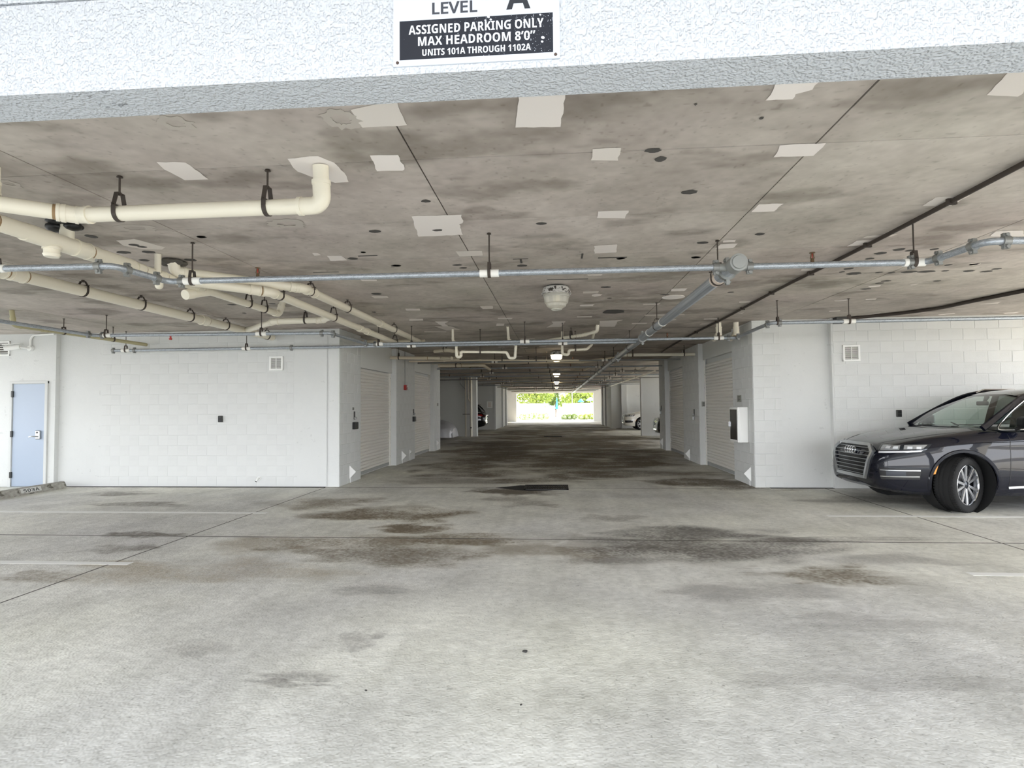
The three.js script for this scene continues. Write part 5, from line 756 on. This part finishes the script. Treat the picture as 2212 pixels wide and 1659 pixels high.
  const hexPath = []; for (let i = 0; i < hex.length; i++) { const a = hex[i], b = hex[(i + 1) % hex.length]; for (let k = 0; k < 6; k++) hexPath.push(G(a[0] + (b[0] - a[0]) * k / 6, a[1] + (b[1] - a[1]) * k / 6)); }
  mesh('grille_frame', sweepProfile(hexPath, [[-0.022, -0.035], [0.022, -0.035], [0.024, 0.012], [-0.024, 0.012]], false, true, V(-1, 0, 0)), std(0xb9bcbe, 0.28, 0.9), g);
  for (const k of [1, -1]) mesh('grille_cheek', (() => { const q = [[0.93, k * 0.44], [0.83, k * 0.63], [0.785, k * 0.57], [0.80, k * 0.45]].map(([y, z]) => G(y, z, -0.01)); const pos = []; for (const t of [[0, 1, 2], [0, 2, 3]]) for (const i of t) pos.push(q[i].x, q[i].y, q[i].z); const b = new THREE.BufferGeometry(); b.setAttribute('position', new THREE.Float32BufferAttribute(pos, 3)); b.computeVertexNormals(); return b; })(), (() => { const m = std(0x6d7072, 0.35, 0.6); m.side = THREE.DoubleSide; return m; })(), g);
  for (let i = 0; i < 8; i++) { const y = 0.475 + i * 0.056, w = y < 0.78 ? 0.41 + (y - 0.43) * 0.385 : 0.545 - (y - 0.815) * 1.3, p = []; for (let k = 0; k <= 12; k++) p.push(G(y, -w + 0.02 + (2 * w - 0.04) * k / 12, 0.002)); mesh('grille_bar', sweepProfile(p, [[-0.012, -0.005], [0.012, -0.005], [0.01, 0.005], [-0.01, 0.005]], true, false, V(0, 1, 0)), std(0x9da0a3, 0.3, 0.85), g); }
  if (o.rings) for (let i = 0; i < 4; i++) { const t = new THREE.TorusGeometry(0.052, 0.0085, 10, 30); t.rotateY(Math.PI / 2); t.rotateZ(-0.19); const z = (i - 1.5) * 0.07, c = G(0.815, z, 0.022); t.translate(c.x, c.y, c.z); mesh('ring_emblem', t, M.chrome, g); }
  else mesh('round_emblem', (() => { const t = new THREE.TorusGeometry(0.07, 0.01, 10, 30); t.rotateY(Math.PI / 2); const c = G(0.7, 0, 0.02); t.translate(c.x, c.y, c.z); return t; })(), M.chrome, g);
  // lower lip
  { const p = []; for (let i = 0; i <= 24; i++) { const a = -1.0 + 2.0 * i / 24, z = Math.sin(a) * 0.98, x = 0.02 + 0.50 * (1 - Math.cos(a)) * 1.1; p.push(V(x, 0.325 - 0.05 * (1 - Math.cos(a)), z * 0.93)); } mesh('skid_lip', sweepProfile(p, [[-0.05, -0.012], [0.03, -0.03], [0.04, 0.0], [-0.04, 0.028]], true), std(0x8d9092, 0.35, 0.6), g); mesh('lower_bumper', sweepProfile(p.map((q) => V(q.x + 0.012, q.y + 0.045, q.z)), [[-0.04, -0.03], [0.03, -0.03], [0.03, 0.03], [-0.04, 0.03]], true), trim, g); }
  return g;
}
const navy = phys({ color: 0x060918, roughness: 0.5, metalness: 0.0, specularIntensity: 0.15, clearcoat: 1, clearcoatRoughness: 0.03 });
makeCar('dark navy sport utility car with ringed emblem grille parked by the right block wall', [4.6, 0, -9.545], 0, navy, { rings: true, steer: 0.52 });
const carBlack = phys({ color: 0x08080a, roughness: 0.5, specularIntensity: 0.15, clearcoat: 1, clearcoatRoughness: 0.04 }), carWhite = phys({ color: 0xe9e7df, roughness: 0.3, clearcoat: 1, clearcoatRoughness: 0.05 });
makeCar('white sport utility car with its nose showing in the far right bay', [4.1, 0, -36.6], 0, carWhite, {});
makeCar('black car nose just showing past the second right roll up door', [4.42, 0, -26.6], 0, carBlack, { spoke: M.darkSteel });
makeCar('black car seen tail first behind the partition column in the left bay', [-9.32, 0, -35.6], 0, carBlack, {});
makeCar('black car seen tail first in the last left bay by the exit', [-9.65, 0, -52.5], 0, carBlack, {});
{ // covered car
  const g = thing('covered_car', 'low car under a silver fabric cover in the left bay', 'covered car', [-9.35, 0, -26.9]);
  const top = [[0, 0.62], [0.3, 0.9], [1.0, 1.02], [1.5, 1.32], [2.2, 1.4], [2.9, 1.32], [3.5, 1.0], [4.2, 0.82], [4.5, 0.66], [4.6, 0.52]], W = [[0, 0.7], [0.3, 0.86], [1.2, 0.92], [3.4, 0.92], [4.2, 0.86], [4.5, 0.76], [4.6, 0.66]];
  const cg = gridGeo(90, 60, (u, v) => { const s = 4.6 * u, t = lerpTab(top, s), w = lerpTab(W, s), a = Math.PI * v, ca = Math.cos(a), sa = Math.sin(a), e = 0.42, f = 0.025 * (fbm(s * 5 + 20, v * 22, 3) - 0.5) * 2 + 0.02 * Math.sin(v * 40 + s * 9) * (1 - sa) ; const flare = 0.04 * (1 - sa); return V(s + (s > 4 ? f : 0), 0.12 + (t - 0.12) * Math.pow(Math.max(0, sa), e) + f * 0.3, -(w + flare) * Math.sign(ca) * Math.pow(Math.abs(ca), 0.55) + f * Math.sign(ca)); });
  const cm = phys({ color: 0xb4b4b6, roughness: 0.45, metalness: 0.35, sheen: 0.4, side: THREE.DoubleSide }); mesh('cover', cg, cm, g);
  const end = gridGeo(30, 16, (u, v) => { const a = Math.PI * u, ca = Math.cos(a), sa = Math.sin(a), w = 0.66 + 0.04 * (1 - sa), y = 0.12 + 0.40 * Math.pow(sa, 0.42), f = 0.02 * Math.sin(u * 50); return V(4.6 + 0.06 * Math.sin(v * 1.57) + f * (1 - v), 0.12 + (y - 0.12) * (1 - v) , -(w) * Math.sign(ca) * Math.pow(Math.abs(ca), 0.55)); }); mesh('cover_front', end, cm, g);
  for (const [x, z] of [[0.9, 0.72], [0.9, -0.72], [3.7, 0.72], [3.7, -0.72]]) { const t = new THREE.CylinderGeometry(0.31, 0.31, 0.2, 28); t.rotateX(Math.PI / 2); t.translate(x, 0.31, z); mesh('tyre', t, M.rubber, g); }
}
// ---------------------------------------------------------------- beyond the far exit
{
  const wm = std(0xf1ede2, 0.85);
  const bw = (x0, x1, label) => { const g = thing('boundary_wall', label, 'wall', [(x0 + x1) / 2, 0, -64.2]), w = x1 - x0; mesh('wall_panel', bx(-w / 2, w / 2, 0, 1.66, -0.1, 0.1), wm, g); mesh('coping', rbx(-w / 2 - 0.03, w / 2 + 0.03, 1.66, 1.76, -0.14, 0.14, 0.02), wm, g); return g; };
  const L = bw(-14, -0.9, 'cream boundary wall with a small square sign left of the gateway'); bw(0.62, 14, 'cream boundary wall right of the gateway');
  const sg = thing('wall_sign', 'small square rules sign on the cream boundary wall', 'sign', [-1.25, 1.42, -64.09]); mesh('panel', bx(-0.16, 0.16, -0.16, 0.16, 0, 0.015), M.plastic, sg); mesh('print', bx(-0.12, 0.12, -0.11, 0.12, 0.015, 0.018), std(0x8d8578, 0.7), sg);
  // leaves: shared small quads gathered into one crown each
  const leafMats = [0x7f9638, 0x93a344, 0x6a8232].map((c) => phys({ color: c, roughness: 0.8, transmission: 0.35, thickness: 0, side: THREE.DoubleSide }));
  function crown(n, blobs, size, sd) {
    seed = sd; const pos = [], P = V(0, 0, 0), q = new THREE.Quaternion(), e = new THREE.Euler();
    for (let i = 0; i < n; i++) {
      const b = blobs[Math.floor(rnd() * blobs.length)], a = rnd() * 6.283, c = rnd() * 2 - 1, r = Math.cbrt(0.25 + 0.75 * rnd()), s = Math.sqrt(1 - c * c); P.set(b[0] + b[3] * r * s * Math.cos(a), b[1] + b[4] * r * c, b[2] + b[5] * r * s * Math.sin(a)); if (P.y < 0.03) P.y = 0.03 + rnd() * 0.1;
      e.set(rnd() * 6.3, rnd() * 6.3, rnd() * 6.3); q.setFromEuler(e); const w = size * (0.6 + 0.8 * rnd()); const v = [[-0.5, 0], [0, -0.28], [0.5, 0], [0, 0.28]].map(([x, y]) => V(x * w, y * w, 0).applyQuaternion(q).add(P)); for (const k of [0, 1, 2, 0, 2, 3]) pos.push(v[k].x, v[k].y, v[k].z);
    }
    const g = new THREE.BufferGeometry(); g.setAttribute('position', new THREE.Float32BufferAttribute(pos, 3)); g.setAttribute('uv', new THREE.Float32BufferAttribute(new Float32Array(pos.length / 3 * 2), 2)); g.computeVertexNormals(); return g;
  }
  const bush = (x, w, h, label, sd) => { const g = thing('hedge_bush', label, 'bush', [x, 0, -62.2]); const bl = []; const n = Math.ceil(w / 0.5); for (let i = 0; i < n; i++) bl.push([-w / 2 + w * (i + 0.5) / n, h * 0.5 * (0.8 + 0.4 * ((i * 37) % 7) / 7), 0, w / n * 0.8, h * 0.5, 0.45]); mesh('foliage', crown(2600, bl, 0.09, sd), leafMats[sd % 3], g); for (let i = 0; i < n; i++) mesh('stem', tube([V(bl[i][0], 0, 0), V(bl[i][0] + 0.08, h * 0.4, 0.05)], 0.014, 6), std(0x5c4a33, 0.9), g); };
  bush(-2.4, 3.0, 0.78, 'broad hedge bush before the boundary wall left of the gateway', 501); bush(1.35, 1.5, 0.66, 'low hedge bush right of the gateway', 602); bush(3.15, 1.5, 0.66, 'low hedge bush farther right along the boundary wall', 703); bush(-5.0, 1.4, 0.5, 'small hedge bush at the left exit jamb', 804);
  const tree = (x, z, h, r, n, label, sd) => { const g = thing('garden_tree', label, 'tree', [x, 0, z]); seed = sd; const bl = []; for (let i = 0; i < 14; i++) bl.push([(rnd() - 0.5) * r * 1.5, h * (0.45 + 0.5 * rnd()), (rnd() - 0.5) * r * 1.5, r * 0.5, r * 0.4, r * 0.5]); mesh('foliage', crown(n, bl, 0.3, sd + 1), leafMats[sd % 3], g); mesh('trunk', tube([V(0, 0, 0), V(0.1, h * 0.35, 0), V(-0.05, h * 0.7, 0.1)], 0.14, 10), std(0x6b5840, 0.9), g); };
  tree(-3.2, -72, 5.2, 2.4, 7000, 'bushy yellow green tree behind the left boundary wall', 31); tree(-10.2, -73, 5.6, 2.6, 6000, 'bushy green tree at the far left beyond the exit', 47); tree(-0.2, -78, 4.4, 1.6, 3500, 'smaller yellow green tree near the gateway', 53); tree(3.9, -74, 4.0, 1.9, 4500, 'loose pale green tree behind the right boundary wall', 67); tree(1.9, -83, 3.0, 1.6, 2500, 'low pale tree far behind the closed blue umbrella', 73);
  const blue = std(0x2f86d8, 0.7), sky2 = std(0x63c3ea, 0.7);
  { const g = thing('closed_umbrella', 'closed blue pool umbrella standing in the gateway', 'umbrella', [0.02, 0, -68]); mesh('pole', cyl(V(0, 0, 0), V(0, 2.5, 0), 0.025), M.plastic, g); mesh('canopy', new THREE.LatheGeometry([[0.02, 2.45], [0.06, 2.2], [0.13, 1.5], [0.17, 1.15], [0.1, 1.1]].map((p) => new THREE.Vector2(...p)), 12), blue, g); mesh('base', cyl(V(0, 0, 0), V(0, 0.08, 0), 0.25), M.grey, g); }
  const open = (x, y, z, r, m, label) => { const g = thing('open_umbrella', label, 'umbrella', [x, 0, z]); mesh('pole', cyl(V(0, 0, 0), V(0, y + 0.3, 0), 0.025), M.plastic, g); mesh('canopy', new THREE.LatheGeometry([[0.02, y + 0.32], [r * 0.6, y + 0.14], [r, y - 0.02], [r, y - 0.1]].map((p) => new THREE.Vector2(...p)), 8), m, g); };
  open(-0.75, 1.25, -70, 0.75, sky2, 'low light blue pool umbrella beside the closed one'); open(4.0, 2.15, -69, 0.55, sky2, 'light blue open umbrella above the right boundary wall'); open(2.9, 2.0, -70, 0.35, blue, 'small blue umbrella above the right boundary wall');
  const lounge = (x, z, label) => { const g = thing('pool_lounger', label, 'lounger', [x, 0, z]); mesh('seat', rbx(-0.3, 0.3, 0.32, 0.38, -0.6, 0.5, 0.02), M.plastic, g); mesh('backrest', (() => { const b = rbx(-0.3, 0.3, 0, 0.7, -0.03, 0.03, 0.02); b.rotateX(-0.5); b.translate(0, 0.36, -0.58); return b; })(), M.plastic, g); for (const [a, b] of [[-0.26, -0.5], [0.26, -0.5], [-0.26, 0.42], [0.26, 0.42]]) mesh('leg', cyl(V(a, 0, b), V(a, 0.34, b), 0.02), M.grey, g); };
  lounge(-0.45, -66.5, 'white pool lounger left in the gateway'); lounge(0.35, -67.2, 'white pool lounger beneath the closed blue umbrella');
  { const g = thing('gate_rail', 'low grey gate rail across the gateway', 'gate', [-0.14, 0, -64.2]); mesh('rail', bx(-0.72, 0.72, 0.26, 0.3, -0.02, 0.02), M.grey, g); mesh('rail', bx(-0.72, 0.72, 0.0, 0.06, -0.02, 0.02), M.grey, g); for (const x of [-0.7, 0.7]) mesh('post', bx(x - 0.03, x + 0.03, 0, 1.4, -0.03, 0.03), M.grey, g); for (let i = 0; i < 8; i++) mesh('picket', bx(-0.6 + i * 0.17 - 0.008, -0.6 + i * 0.17 + 0.008, 0.06, 0.28, -0.01, 0.01), M.grey, g); }
  { const g = thing('lamp_post', 'thin grey lamp post beyond the boundary wall', 'lamp post', [1.85, 0, -70]); mesh('post', cyl(V(0, 0, 0), V(0, 4.2, 0), 0.05, 0.035), M.grey, g); mesh('arm', tube(fillet([V(0, 4.15, 0), V(-0.3, 4.3, 0), V(-1.2, 4.2, 0)], 0.3), 0.03), M.grey, g); mesh('lamp_head', rbx(-1.5, -1.1, 4.14, 4.22, -0.1, 0.1, 0.02), M.grey, g); }
}
scene.traverse((o) => { if (o.isMesh) { o.castShadow = true; o.receiveShadow = true; } });
renderer.render(scene, camera);
